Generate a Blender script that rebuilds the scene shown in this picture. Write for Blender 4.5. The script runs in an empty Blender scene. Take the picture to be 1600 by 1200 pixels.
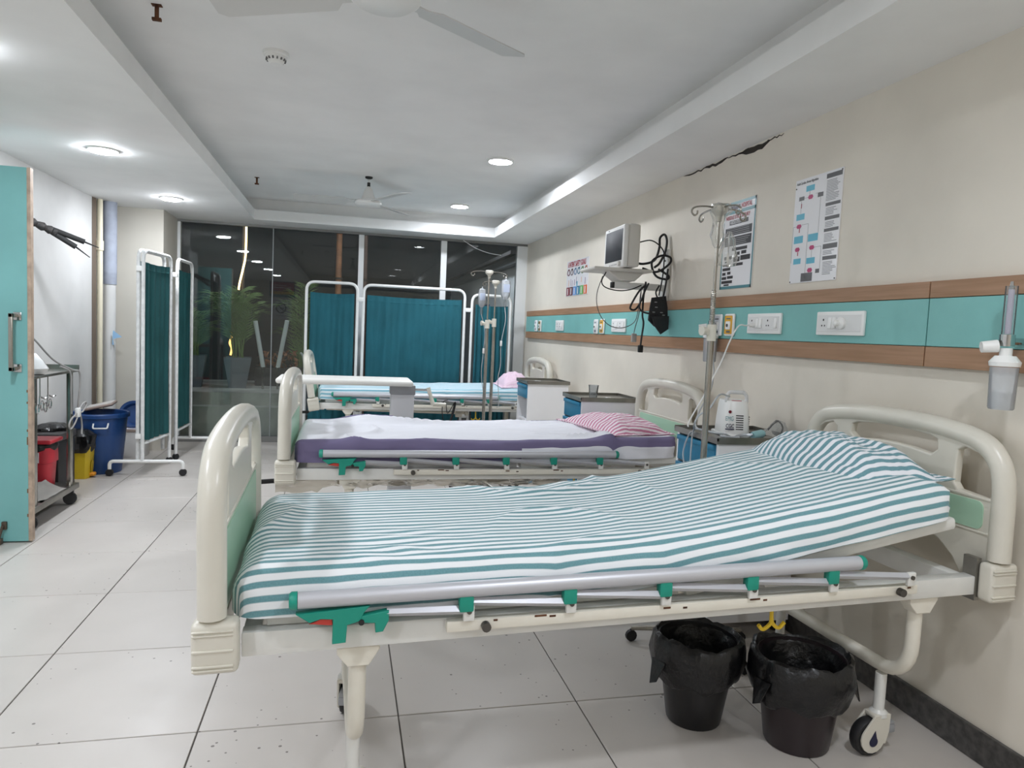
import bpy, bmesh, math, random
from mathutils import Vector, Matrix, noise
random.seed(7)
PI = math.pi
sc = bpy.context.scene
col = sc.collection

# ------------------------------------------------------------------ camera, world, exposure
cam_d = bpy.data.cameras.new('camera')
cam = bpy.data.objects.new('camera', cam_d)
col.objects.link(cam)
YAW, PITCH, ROLL, FPX, CAM_H = 0.2342, 0.0733, -0.0447, 1100.9, 1.2425
fw = Vector((math.sin(YAW) * math.cos(PITCH), math.cos(YAW) * math.cos(PITCH), -math.sin(PITCH)))
rt = Vector((math.cos(YAW), -math.sin(YAW), 0))
dn = fw.cross(rt)
rt2 = rt * math.cos(ROLL) + dn * math.sin(ROLL)
dn2 = dn * math.cos(ROLL) - rt * math.sin(ROLL)
m = Matrix((rt2, -dn2, -fw)).transposed().to_4x4()
m.translation = (0, 0, CAM_H)
cam.matrix_world = m
cam_d.sensor_width = 36
cam_d.lens = FPX / 1600 * 36
cam_d.clip_start = 0.02
sc.camera = cam
world = bpy.data.worlds.new('night')
sc.world = world
world.use_nodes = True
world.node_tree.nodes['Background'].inputs[0].default_value = (0.35, 0.4, 0.55, 1)
world.node_tree.nodes['Background'].inputs[1].default_value = 0.06
LAMP = 345.0
vs = sc.view_settings
vs.view_transform = 'Standard'
vs.look = 'None'
vs.exposure = 0.0
vs.gamma = 1.0
vs.use_curve_mapping = False
sc.cycles.max_bounces = 10
sc.cycles.diffuse_bounces = 8
sc.cycles.transparent_max_bounces = 16
sc.cycles.sample_clamp_indirect = 10.0
sc.cycles.caustics_reflective = False
sc.cycles.caustics_refractive = False
sc.cycles.use_denoising = True


# ------------------------------------------------------------------ materials
def lin(c):
    return tuple(((v / 255) / 12.92 if v / 255 <= 0.04045 else ((v / 255 + 0.055) / 1.055) ** 2.4) for v in c) + (1,)


MATS = {}


def mat(name, rgb, rough=0.5, metal=0.0, var=0.0, vscale=6.0, bump=0.0, bscale=60.0, emit=0, trans=0.0, coat=0.0, rgb2=None):
    if name in MATS:
        return MATS[name]
    M = bpy.data.materials.new(name)
    M.use_nodes = True
    nt = M.node_tree
    b = nt.nodes['Principled BSDF']
    b.inputs['Base Color'].default_value = lin(rgb)
    b.inputs['Roughness'].default_value = rough
    b.inputs['Metallic'].default_value = metal
    if coat:
        b.inputs['Coat Weight'].default_value = coat
        b.inputs['Coat Roughness'].default_value = 0.15
    if trans:
        b.inputs['Transmission Weight'].default_value = trans
    tc = None
    if var or bump:
        tc = nt.nodes.new('ShaderNodeTexCoord')
    if var:
        n = nt.nodes.new('ShaderNodeTexNoise')
        n.inputs['Scale'].default_value = vscale
        n.inputs['Detail'].default_value = 5
        nt.links.new(tc.outputs['Object'], n.inputs['Vector'])
        mx = nt.nodes.new('ShaderNodeMix')
        mx.data_type = 'RGBA'
        c2 = rgb2 if rgb2 else tuple(max(0, v * (1 - var)) for v in rgb)
        mx.inputs[6].default_value = lin(rgb)
        mx.inputs[7].default_value = lin(c2)
        rp = nt.nodes.new('ShaderNodeMapRange')
        rp.inputs[1].default_value = 0.35
        rp.inputs[2].default_value = 0.7
        nt.links.new(n.outputs['Fac'], rp.inputs[0])
        nt.links.new(rp.outputs[0], mx.inputs[0])
        nt.links.new(mx.outputs[2], b.inputs['Base Color'])
    if bump:
        n2 = nt.nodes.new('ShaderNodeTexNoise')
        n2.inputs['Scale'].default_value = bscale
        n2.inputs['Detail'].default_value = 4
        nt.links.new(tc.outputs['Object'], n2.inputs['Vector'])
        bp = nt.nodes.new('ShaderNodeBump')
        bp.inputs['Strength'].default_value = bump
        bp.inputs['Distance'].default_value = 0.01
        nt.links.new(n2.outputs['Fac'], bp.inputs['Height'])
        nt.links.new(bp.outputs[0], b.inputs['Normal'])
    if emit:
        b.inputs['Emission Color'].default_value = lin(rgb)
        b.inputs['Emission Strength'].default_value = emit
    MATS[name] = M
    return M


def clear_mat(name, tint, rough, opacity, ior=1.45, refl=1.0):
    """thin clear plastic or pane: transparent with fresnel reflection and a little body colour"""
    if name in MATS:
        return MATS[name]
    M = bpy.data.materials.new(name)
    M.use_nodes = True
    nt = M.node_tree
    for n in list(nt.nodes):
        nt.nodes.remove(n)
    out = nt.nodes.new('ShaderNodeOutputMaterial')
    tr = nt.nodes.new('ShaderNodeBsdfTransparent')
    tr.inputs[0].default_value = lin(tint)
    di = nt.nodes.new('ShaderNodeBsdfPrincipled')
    di.inputs['Base Color'].default_value = lin(tint)
    di.inputs['Roughness'].default_value = 0.4
    gl = nt.nodes.new('ShaderNodeBsdfGlossy')
    gl.inputs['Roughness'].default_value = rough
    gl.inputs[0].default_value = (refl, refl, refl, 1)
    fr = nt.nodes.new('ShaderNodeFresnel')
    fr.inputs[0].default_value = ior
    m1 = nt.nodes.new('ShaderNodeMixShader')
    m1.inputs[0].default_value = opacity
    nt.links.new(tr.outputs[0], m1.inputs[1])
    nt.links.new(di.outputs[0], m1.inputs[2])
    m2 = nt.nodes.new('ShaderNodeMixShader')
    nt.links.new(fr.outputs[0], m2.inputs[0])
    nt.links.new(m1.outputs[0], m2.inputs[1])
    nt.links.new(gl.outputs[0], m2.inputs[2])
    nt.links.new(m2.outputs[0], out.inputs[0])
    MATS[name] = M
    return M


def stripe_mat(name, c1, c2, period, duty=0.5, offset=0.0, wob=0.004, axis='Y'):
    M = bpy.data.materials.new(name)
    M.use_nodes = True
    nt = M.node_tree
    b = nt.nodes['Principled BSDF']
    b.inputs['Roughness'].default_value = 0.85
    b.inputs['Sheen Weight'].default_value = 0.15
    uv = nt.nodes.new('ShaderNodeUVMap')
    uv.uv_map = 'UVMap'
    sp = nt.nodes.new('ShaderNodeSeparateXYZ')
    nt.links.new(uv.outputs[0], sp.inputs[0])
    ns = nt.nodes.new('ShaderNodeTexNoise')
    ns.inputs['Scale'].default_value = 5
    ns.inputs['Detail'].default_value = 3
    nt.links.new(uv.outputs[0], ns.inputs['Vector'])

    def math_(op, a, bb=None):
        n = nt.nodes.new('ShaderNodeMath')
        n.operation = op
        for i, v in enumerate((a, bb)):
            if v is None:
                continue
            if isinstance(v, (int, float)):
                n.inputs[i].default_value = v
            else:
                nt.links.new(v, n.inputs[i])
        return n.outputs[0]
    w = math_('MULTIPLY', math_('SUBTRACT', ns.outputs['Fac'], 0.5), wob * 2)
    v = math_('ADD', math_('ADD', sp.outputs[axis], w), offset + 10 * period)
    f = math_('FRACT', math_('DIVIDE', v, period))
    a = math_('ABSOLUTE', math_('SUBTRACT', f, 0.5))
    mr = nt.nodes.new('ShaderNodeMapRange')
    mr.inputs[1].default_value = duty / 2 - 0.04
    mr.inputs[2].default_value = duty / 2 + 0.04
    nt.links.new(a, mr.inputs[0])
    # woven speckle of the coloured yarn
    n2 = nt.nodes.new('ShaderNodeTexNoise')
    n2.inputs['Scale'].default_value = 260
    nt.links.new(uv.outputs[0], n2.inputs['Vector'])
    mx0 = nt.nodes.new('ShaderNodeMix')
    mx0.data_type = 'RGBA'
    mx0.inputs[6].default_value = lin(tuple(v * 0.92 for v in c1))
    mx0.inputs[7].default_value = lin(tuple(min(255, v * 1.12 + 6) for v in c1))
    nt.links.new(n2.outputs['Fac'], mx0.inputs[0])
    mx = nt.nodes.new('ShaderNodeMix')
    mx.data_type = 'RGBA'
    mx.inputs[7].default_value = lin(c2)
    nt.links.new(mx0.outputs[2], mx.inputs[6])
    nt.links.new(mr.outputs[0], mx.inputs[0])
    nt.links.new(mx.outputs[2], b.inputs['Base Color'])
    bp = nt.nodes.new('ShaderNodeBump')
    bp.inputs['Strength'].default_value = 0.12
    bp.inputs['Distance'].default_value = 0.004
    nt.links.new(n2.outputs['Fac'], bp.inputs['Height'])
    nt.links.new(bp.outputs[0], b.inputs['Normal'])
    return M


def band_mat(name, c_mid, c_edge, half):
    """plain cloth: white between +-half across, coloured border beyond, with a wavy edge"""
    M = bpy.data.materials.new(name)
    M.use_nodes = True
    nt = M.node_tree
    b = nt.nodes['Principled BSDF']
    b.inputs['Roughness'].default_value = 0.85
    uv = nt.nodes.new('ShaderNodeUVMap')
    uv.uv_map = 'UVMap'
    sp = nt.nodes.new('ShaderNodeSeparateXYZ')
    nt.links.new(uv.outputs[0], sp.inputs[0])
    ns = nt.nodes.new('ShaderNodeTexNoise')
    ns.inputs['Scale'].default_value = 2.5
    ns.inputs['Detail'].default_value = 3
    nt.links.new(uv.outputs[0], ns.inputs['Vector'])
    ab = nt.nodes.new('ShaderNodeMath')
    ab.operation = 'ABSOLUTE'
    nt.links.new(sp.outputs['Y'], ab.inputs[0])
    mu = nt.nodes.new('ShaderNodeMath')
    mu.operation = 'MULTIPLY_ADD'
    mu.inputs[1].default_value = 0.06
    nt.links.new(ns.outputs['Fac'], mu.inputs[0])
    nt.links.new(ab.outputs[0], mu.inputs[2])
    gt = nt.nodes.new('ShaderNodeMath')
    gt.operation = 'GREATER_THAN'
    gt.inputs[1].default_value = half + 0.03
    nt.links.new(mu.outputs[0], gt.inputs[0])
    g2 = nt.nodes.new('ShaderNodeMath')      # the white sheet hangs out again below the band toward the head end
    g2.operation = 'LESS_THAN'
    g2.inputs[1].default_value = half + 0.105
    nt.links.new(mu.outputs[0], g2.inputs[0])
    g3 = nt.nodes.new('ShaderNodeMath')
    g3.operation = 'LESS_THAN'
    g3.inputs[1].default_value = 0.12
    nt.links.new(sp.outputs['X'], g3.inputs[0])
    g4 = nt.nodes.new('ShaderNodeMath')
    g4.operation = 'MAXIMUM'
    nt.links.new(g2.outputs[0], g4.inputs[0])
    nt.links.new(g3.outputs[0], g4.inputs[1])
    g5 = nt.nodes.new('ShaderNodeMath')
    g5.operation = 'MULTIPLY'
    nt.links.new(gt.outputs[0], g5.inputs[0])
    nt.links.new(g4.outputs[0], g5.inputs[1])
    gt = g5
    mx = nt.nodes.new('ShaderNodeMix')
    mx.data_type = 'RGBA'
    mx.inputs[6].default_value = lin(c_mid)
    mx.inputs[7].default_value = lin(c_edge)
    nt.links.new(gt.outputs[0], mx.inputs[0])
    nt.links.new(mx.outputs[2], b.inputs['Base Color'])
    return M


WHITE_CEIL = mat('ceiling paint', (240, 240, 239), 0.75, var=0.03, vscale=3, bump=0.05, bscale=30)
WALL = mat('cream wall paint', (227, 220, 207), 0.55, var=0.05, vscale=2.2, bump=0.05, bscale=45)
WALL_L = mat('white wall paint', (214, 213, 211), 0.55, var=0.06, vscale=2.5, bump=0.05, bscale=45)
ABS = mat('ivory moulded plastic', (216, 212, 200), 0.32, var=0.03, vscale=5)
ABS_GREEN = mat('pale green laminate', (168, 205, 180), 0.35)
ENAMEL = mat('white enamel steel', (228, 228, 224), 0.3, var=0.04, vscale=8)
ENAMEL_CHIP = mat('chipped ivory enamel', (226, 222, 210), 0.4, var=1.0, vscale=26, rgb2=(222, 217, 204))
ALU = mat('satin aluminium', (196, 197, 203), 0.42, 0.4)
TEAL_P = mat('teal plastic', (20, 145, 125), 0.4)
RED_P = mat('red plastic', (190, 60, 48), 0.4)
DARK = mat('dark rubber', (28, 28, 30), 0.55)
BLACK = mat('black plastic', (20, 20, 22), 0.4)
BOLT = mat('dull steel bolt', (95, 92, 88), 0.4, 0.8)
STEEL = mat('stainless steel', (176, 172, 164), 0.22, 0.95, var=0.12, vscale=9)
STEEL_D = mat('brushed steel top', (150, 147, 140), 0.3, 0.85, var=0.15, vscale=6)
CHROME = mat('chrome', (200, 200, 200), 0.12, 1.0)
RUST = mat('rusted steel', (110, 70, 45), 0.8, 0.2, var=0.4, vscale=30)
TEAL_LAM = mat('teal laminate', (126, 187, 183), 0.42, var=0.04, vscale=5, bump=0.04, bscale=200)
TEAL_DOOR = mat('teal door laminate', (122, 181, 180), 0.38, var=0.05, vscale=4)
EDGE_BEIGE = mat('beige edge band', (190, 168, 148), 0.6, var=0.2, vscale=20)
CURTAIN = mat('teal curtain cloth', (56, 134, 150), 0.85, var=0.1, vscale=4, bump=0.15, bscale=300)
CURTAIN2 = mat('deep green curtain cloth', (54, 118, 121), 0.85, var=0.12, vscale=4, bump=0.15, bscale=300)
FRAMEW = mat('white painted tube', (232, 232, 230), 0.35)
TAPEW = mat('white paint over tape', (226, 227, 226), 0.5, var=0.08, vscale=25, bump=0.6, bscale=60)
SOCK = mat('white switch plastic', (238, 238, 236), 0.3)
HOLE = mat('dark socket hole', (30, 30, 32), 0.7)
YELLOW = mat('mustard yellow plastic', (222, 168, 40), 0.45)
PAPER = mat('glossy white print', (240, 240, 243), 0.16, coat=0.3)
INK = mat('charcoal print', (46, 46, 50), 0.3)
INK_G = mat('grey print', (98, 98, 100), 0.3)
INK_R = mat('dark red print', (165, 45, 62), 0.35)
INK_T = mat('slate teal print', (86, 140, 148), 0.3)
INK_B = mat('light blue print', (95, 180, 205), 0.3)
INK_M = mat('magenta print', (185, 55, 110), 0.3)
INK_N = mat('navy print', (50, 45, 75), 0.4)
MON = mat('monitor shell', (212, 209, 202), 0.45, var=0.03, vscale=5)
SCREEN = mat('switched off screen', (40, 43, 50), 0.42)
BAG = mat('black bin liner', (16, 16, 18), 0.3, bump=0.8, bscale=22)
BINBLK = mat('black bin plastic', (24, 23, 25), 0.35)
BLUE_D = mat('blue drawer front', (38, 122, 158), 0.35)
CABW = mat('white cabinet panel', (240, 240, 242), 0.4)
CLEAR = clear_mat('clear plastic', (240, 242, 243), 0.1, 0.12, 1.3)
CLEARB = clear_mat('clear blue tinted plastic', (242, 245, 249), 0.1, 0.35, 1.3)
TUBE_C = clear_mat('clear tubing', (225, 230, 235), 0.15, 0.55, 1.4)
GLASS = clear_mat('window glass', (236, 242, 240), 0.0, 0.012, 1.45)


def wood_mat():
    M = bpy.data.materials.new('light oak veneer')
    M.use_nodes = True
    nt = M.node_tree
    b = nt.nodes['Principled BSDF']
    b.inputs['Roughness'].default_value = 0.45
    tc = nt.nodes.new('ShaderNodeTexCoord')
    mp = nt.nodes.new('ShaderNodeMapping')
    mp.inputs['Scale'].default_value = (3, 1.2, 26)
    n = nt.nodes.new('ShaderNodeTexNoise')
    n.inputs['Scale'].default_value = 3
    n.inputs['Detail'].default_value = 8
    nt.links.new(tc.outputs['Object'], mp.inputs[0])
    nt.links.new(mp.outputs[0], n.inputs['Vector'])
    cr = nt.nodes.new('ShaderNodeValToRGB')
    cr.color_ramp.elements[0].position = 0.3
    cr.color_ramp.elements[0].color = lin((148, 113, 83))
    cr.color_ramp.elements[1].position = 0.7
    cr.color_ramp.elements[1].color = lin((168, 131, 103))
    nt.links.new(n.outputs['Fac'], cr.inputs[0])
    nt.links.new(cr.outputs[0], b.inputs['Base Color'])
    return M


WOOD = wood_mat()


def tile_mat():
    M = bpy.data.materials.new('speckled grey vitrified tile')
    M.use_nodes = True
    nt = M.node_tree
    b = nt.nodes['Principled BSDF']
    b.inputs['Roughness'].default_value = 0.34
    tc = nt.nodes.new('ShaderNodeTexCoord')
    oi = nt.nodes.new('ShaderNodeObjectInfo')
    add = nt.nodes.new('ShaderNodeVectorMath')
    add.operation = 'ADD'
    nt.links.new(tc.outputs['Object'], add.inputs[0])
    mulv = nt.nodes.new('ShaderNodeVectorMath')
    mulv.operation = 'SCALE'
    mulv.inputs[0].default_value = (7, 3, 5)
    nt.links.new(oi.outputs['Random'], mulv.inputs['Scale'])
    nt.links.new(mulv.outputs[0], add.inputs[1])
    n = nt.nodes.new('ShaderNodeTexNoise')
    n.inputs['Scale'].default_value = 3.0
    n.inputs['Detail'].default_value = 5
    nt.links.new(add.outputs[0], n.inputs['Vector'])
    mx = nt.nodes.new('ShaderNodeMix')
    mx.data_type = 'RGBA'
    mx.inputs[6].default_value = lin((200, 194, 188))
    mx.inputs[7].default_value = lin((184, 178, 172))
    nt.links.new(n.outputs['Fac'], mx.inputs[0])
    # small dark pits
    v = nt.nodes.new('ShaderNodeTexVoronoi')
    v.inputs['Scale'].default_value = 24
    nt.links.new(add.outputs[0], v.inputs['Vector'])
    n3 = nt.nodes.new('ShaderNodeTexNoise')
    n3.inputs['Scale'].default_value = 2.2
    nt.links.new(add.outputs[0], n3.inputs['Vector'])
    mr3 = nt.nodes.new('ShaderNodeMapRange')
    mr3.inputs[1].default_value = 0.36
    mr3.inputs[2].default_value = 0.75
    mr3.inputs[3].default_value = 0.0
    mr3.inputs[4].default_value = 0.16
    nt.links.new(n3.outputs['Fac'], mr3.inputs[0])
    lt = nt.nodes.new('ShaderNodeMath')
    lt.operation = 'LESS_THAN'
    nt.links.new(v.outputs['Distance'], lt.inputs[0])
    nt.links.new(mr3.outputs[0], lt.inputs[1])
    mx2 = nt.nodes.new('ShaderNodeMix')
    mx2.data_type = 'RGBA'
    mx2.inputs[7].default_value = lin((116, 110, 104))
    nt.links.new(mx.outputs[2], mx2.inputs[6])
    nt.links.new(lt.outputs[0], mx2.inputs[0])
    nt.links.new(mx2.outputs[2], b.inputs['Base Color'])
    n4 = nt.nodes.new('ShaderNodeTexNoise')
    n4.inputs['Scale'].default_value = 5
    nt.links.new(add.outputs[0], n4.inputs['Vector'])
    mr = nt.nodes.new('ShaderNodeMapRange')
    mr.inputs[3].default_value = 0.28
    mr.inputs[4].default_value = 0.48
    nt.links.new(n4.outputs['Fac'], mr.inputs[0])
    nt.links.new(mr.outputs[0], b.inputs['Roughness'])
    return M


TILE = tile_mat()
GROUT = mat('dark grout', (84, 80, 76), 0.9)
GRANITE = mat('black granite skirting', (52, 50, 50), 0.3, var=0.5, vscale=40, rgb2=(84, 82, 80))


# ------------------------------------------------------------------ mesh helpers
class MB:
    def __init__(s):
        s.bm = bmesh.new()
        s.uv = None

    def box(s, x0, x1, y0, y1, z0, z1, bev=0.0, seg=2, M=None):
        r = bmesh.ops.create_cube(s.bm, size=1)
        vs_ = r['verts']
        for v in vs_:
            v.co = Vector(((x0 + x1) / 2 + v.co.x * (x1 - x0), (y0 + y1) / 2 + v.co.y * (y1 - y0), (z0 + z1) / 2 + v.co.z * (z1 - z0)))
        if bev:
            ed = list({e for v in vs_ for e in v.link_edges})
            rr = bmesh.ops.bevel(s.bm, geom=ed, offset=bev, segments=seg, affect='EDGES', profile=0.5)
            vs_ = list({v for f in rr['faces'] for v in f.verts} | {v for v in vs_ if v.is_valid})
        if M is not None:
            for v in vs_:
                v.co = M @ v.co
        return s

    def tube(s, pts, r, n=10, closed=False, cap=True, sx=1.0):
        """sweep a circle (radius r or list) along a polyline"""
        P = [Vector(p) for p in pts]
        k = len(P)
        rs = r if isinstance(r, (list, tuple)) else [r] * k
        rings = []
        up = None
        for i in range(k):
            if closed:
                t = (P[(i + 1) % k] - P[i - 1]).normalized()
            elif i == 0:
                t = (P[1] - P[0]).normalized()
            elif i == k - 1:
                t = (P[-1] - P[-2]).normalized()
            else:
                t = ((P[i + 1] - P[i]).normalized() + (P[i] - P[i - 1]).normalized())
                t = t.normalized() if t.length > 1e-6 else (P[i + 1] - P[i]).normalized()
            if up is None:
                a = Vector((0, 0, 1)) if abs(t.z) < 0.9 else Vector((1, 0, 0))
                up = (a - t * a.dot(t)).normalized()
            else:
                up = up - t * up.dot(t)
                up = up.normalized() if up.length > 1e-6 else t.orthogonal().normalized()
            b = t.cross(up)
            rings.append([s.bm.verts.new(P[i] + (up * math.cos(2 * PI * j / n) * sx + b * math.sin(2 * PI * j / n)) * rs[i]) for j in range(n)])
        m_ = k if closed else k - 1
        for i in range(m_):
            A, B = rings[i], rings[(i + 1) % k]
            for j in range(n):
                s.bm.faces.new((A[j], A[(j + 1) % n], B[(j + 1) % n], B[j]))
        if cap and not closed:
            s.bm.faces.new(rings[0][::-1])
            s.bm.faces.new(rings[-1])
        return s

    def cyl(s, p0, p1, r0, r1=None, n=16):
        return s.tube([p0, p1], [r0, r0 if r1 is None else r1], n)

    def lathe(s, prof, loc=(0, 0, 0), n=24, M=None, cap=True, wob=0.0, seed=0):
        rings = []
        for i, (r, z) in enumerate(prof):
            ring = []
            for j in range(n):
                a = 2 * PI * j / n
                rr = r
                if wob:
                    rr = r * (1 + wob * noise.noise(Vector((math.cos(a) * 2.2 + seed, math.sin(a) * 2.2, z * 14))))
                v = Vector((rr * math.cos(a), rr * math.sin(a), z))
                if M is not None:
                    v = M @ v
                ring.append(s.bm.verts.new(v + Vector(loc)))
            rings.append(ring)
        for i in range(len(rings) - 1):
            A, B = rings[i], rings[i + 1]
            for j in range(n):
                s.bm.faces.new((A[j], A[(j + 1) % n], B[(j + 1) % n], B[j]))
        if cap:
            s.bm.faces.new(rings[0][::-1])
            s.bm.faces.new(rings[-1])
        return s

    def mesh(s, me, M=None):
        k = len(s.bm.verts)
        s.bm.from_mesh(me)
        if M is not None:
            s.bm.verts.ensure_lookup_table()
            for v in s.bm.verts[k:]:
                v.co = M @ v.co
        bpy.data.meshes.remove(me)
        return s

    def xf(s, M):
        for v in s.bm.verts:
            v.co = M @ v.co
        return s

    def build(s, name, material, parent=None, smooth=True, ang=35, loc=None):
        bmesh.ops.recalc_face_normals(s.bm, faces=s.bm.faces)
        me = bpy.data.meshes.new(name)
        s.bm.to_mesh(me)
        s.bm.free()
        return link(name, me, material, parent, smooth, ang, loc)


def link(name, me, material, parent=None, smooth=True, ang=35, loc=None):
    for mm in (material if isinstance(material, (list, tuple)) else [material]):
        me.materials.append(mm)
    if smooth and len(me.polygons):
        me.shade_smooth()
        me.set_sharp_from_angle(angle=math.radians(ang))
    o = bpy.data.objects.new(name, me)
    col.objects.link(o)
    if parent is not None:
        o.parent = parent
    if loc is not None:
        o.location = loc
    return o


def plate(outline, holes=(), th=0.01, bev=0.0, seg=2):
    """flat sheet with holes from 2D outlines, thickness along local z (centred)"""
    cu = bpy.data.curves.new('plate', 'CURVE')
    cu.dimensions = '2D'
    cu.fill_mode = 'BOTH'
    cu.extrude = max(th / 2 - bev, 0.0001)
    cu.bevel_depth = bev
    cu.bevel_resolution = seg
    cu.offset = -bev
    for lp in [outline] + list(holes):
        sp = cu.splines.new('POLY')
        sp.points.add(len(lp) - 1)
        for p, q in zip(sp.points, lp):
            p.co = (q[0], q[1], 0, 1)
        sp.use_cyclic_u = True
    ob = bpy.data.objects.new('plate', cu)
    col.objects.link(ob)
    dg = bpy.context.evaluated_depsgraph_get()
    me = bpy.data.meshes.new_from_object(ob.evaluated_get(dg))
    bpy.data.objects.remove(ob)
    bpy.data.curves.remove(cu)
    return me


def rrect(x0, x1, y0, y1, r, n=5):
    out = []
    for cx, cy, a0 in ((x1 - r, y1 - r, 0), (x0 + r, y1 - r, PI / 2), (x0 + r, y0 + r, PI), (x1 - r, y0 + r, 1.5 * PI)):
        for i in range(n + 1):
            a = a0 + i * PI / 2 / n
            out.append((cx + r * math.cos(a), cy + r * math.sin(a)))
    return out


def arc_pts(pts, r, n=5):
    """round the inner corners of a polyline with radius r"""
    P = [Vector(p) for p in pts]
    out = [P[0]]
    for i in range(1, len(P) - 1):
        a = (P[i - 1] - P[i])
        b = (P[i + 1] - P[i])
        d = min(r, a.length * 0.49, b.length * 0.49)
        p0 = P[i] + a.normalized() * d
        p1 = P[i] + b.normalized() * d
        for k in range(n + 1):
            t = k / n
            out.append(p0 * (1 - t) ** 2 + P[i] * 2 * t * (1 - t) + p1 * t * t)
    out.append(P[-1])
    return out


def spline(pts, n=6, closed=False):
    P = [Vector(p) for p in pts]
    out = []
    k = len(P)
    rng = range(k if closed else k - 1)
    for i in rng:
        p0 = P[i - 1] if (i > 0 or closed) else P[0] * 2 - P[1]
        p1 = P[i]
        p2 = P[(i + 1) % k]
        p3 = P[(i + 2) % k] if (closed or i + 2 < k) else P[-1] * 2 - P[-2]
        for j in range(n):
            t = j / n
            out.append(0.5 * ((2 * p1) + (p2 - p0) * t + (2 * p0 - 5 * p1 + 4 * p2 - p3) * t * t + (3 * p1 - p0 - 3 * p2 + p3) * t ** 3))
    if not closed:
        out.append(P[-1])
    return out


# matrices that stand a 2D plate up
M_X = Matrix(((0, 0, 1, 0), (1, 0, 0, 0), (0, 1, 0, 0), (0, 0, 0, 1)))       # (a,b)->(y,z), thickness along x
M_Y = Matrix(((1, 0, 0, 0), (0, 0, 1, 0), (0, 1, 0, 0), (0, 0, 0, 1)))       # (a,b)->(x,z), thickness along y


def tr(x=0, y=0, z=0):
    return Matrix.Translation((x, y, z))


def rot(ax, deg):
    return Matrix.Rotation(math.radians(deg), 4, ax)


def thing(name, label, cat, loc=(0, 0, 0), rz=0.0, group=None):
    o = bpy.data.objects.new(name, None)
    o.empty_display_size = 0.05
    col.objects.link(o)
    o.location = loc
    o.rotation_euler = (0, 0, math.radians(rz))
    tag(o, label, cat, group)
    return o


def tag(o, label, cat=None, group=None, kind=None):
    o['label'] = label
    if cat:
        o['category'] = cat
    if group:
        o['group'] = group
    if kind:
        o['kind'] = kind
    return o


def struct(o, label):
    return tag(o, label, kind='structure')


def lettering(text, size, material, parent, origin, right, up, align='LEFT', name='lettering', bold=0.0, sx=1.0):
    cu = bpy.data.curves.new(name, 'FONT')
    cu.body = text
    cu.size = size
    cu.align_x = align
    cu.offset = bold
    cu.extrude = 0.0002
    tmp = bpy.data.objects.new(name, cu)
    col.objects.link(tmp)
    me = bpy.data.meshes.new_from_object(tmp.evaluated_get(bpy.context.evaluated_depsgraph_get()))
    bpy.data.objects.remove(tmp)
    bpy.data.curves.remove(cu)
    me.name = name
    me.materials.clear()
    o = link(name, me, material, parent, False)
    r = Vector(right).normalized()
    u = Vector(up).normalized()
    n = r.cross(u)
    Mx = Matrix((r * sx, u, n)).transposed().to_4x4()
    Mx.translation = origin
    o.matrix_basis = Mx
    return o


def copy_tree(o, parent=None):
    c = o.copy()
    col.objects.link(c)
    if parent is not None:
        c.parent = parent
    for ch in list(o.children):
        copy_tree(ch, c)
    return c


# ------------------------------------------------------------------ room shell
XR, XL, ZS, YW = 1.916, -2.0735, 2.207, 7.58
LXL, LXR, LY, ZT, ZC = -0.8775, 1.4652, 7.21, 2.303, 2.42
YB = -2.6
XLF = -2.6          # left wall of the nearer part, behind the open door

# floor: each tile a piece on a grout bed
fl = MB().box(XLF, XR + 0.05, YB, YW + 0.05, -0.05, -0.004).build('floor', GROUT, smooth=False)
struct(fl, 'grey vitrified tile floor with dark joints')
X0, Y0, TS, GJ = 0.197, 2.1918 - 0.6, 0.6, 0.0022
cache = {}
ix = [XLF] + [X0 + TS * k for k in range(-4, 3) if XLF < X0 + TS * k < XR] + [XR]
iy = [YB] + [Y0 + TS * k for k in range(-7, 11) if YB < Y0 + TS * k < YW] + [YW + 0.05]
for a in range(len(ix) - 1):
    for b in range(len(iy) - 1):
        w, d = ix[a + 1] - ix[a], iy[b + 1] - iy[b]
        key = (round(w, 3), round(d, 3))
        if key not in cache:
            q = MB().box(-w / 2 + GJ, w / 2 - GJ, -d / 2 + GJ, d / 2 - GJ, -0.012, 0.0, 0.0015, 1)
            t = q.build('tile', TILE, fl)
            cache[key] = t
        else:
            t = cache[key].copy()
            col.objects.link(t)
        t.location = ((ix[a] + ix[a + 1]) / 2, (iy[b] + iy[b + 1]) / 2, 0)

wr = MB().box(XR, XR + 0.12, YB, YW + 0.12, -0.05, 2.6).build('wall_right', WALL, smooth=False)
struct(wr, 'long cream wall behind the bed heads')
# plaster crack where the wall meets the soffit
ck = MB()
for y0, y1, h in ((3.90, 3.62, 0.010), (3.66, 3.40, 0.016), (3.42, 3.18, 0.007), (3.30, 3.02, 0.026), (3.06, 2.92, 0.006)):
    k = 9
    up_, lo_ = [], []
    for i in range(k):
        t = i / (k - 1)
        y = y0 + (y1 - y0) * t
        hh = h * (math.sin(PI * t) ** 0.7 + 0.04) * (0.7 + 0.5 * random.random())
        zz = ZS - 0.002 - 0.012 * random.random()
        up_.append((y, zz))
        lo_.append((y, zz - hh))
    ck.mesh(plate(up_ + lo_[::-1], th=0.003), tr(XR - 0.001) @ M_X)
ck.build('plaster_crack', mat('crack shadow', (52, 47, 42), 0.9), wr, smooth=False)
wl = MB().box(XL - 0.6, XL, 4.30, YW + 0.12, -0.05, 2.6).box(XLF - 0.1, XLF, YB, 4.3, -0.05, 2.6)\
    .build('wall_left', WALL_L, smooth=False)
struct(wl, 'white left wall beside the trolley and bins')
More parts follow.
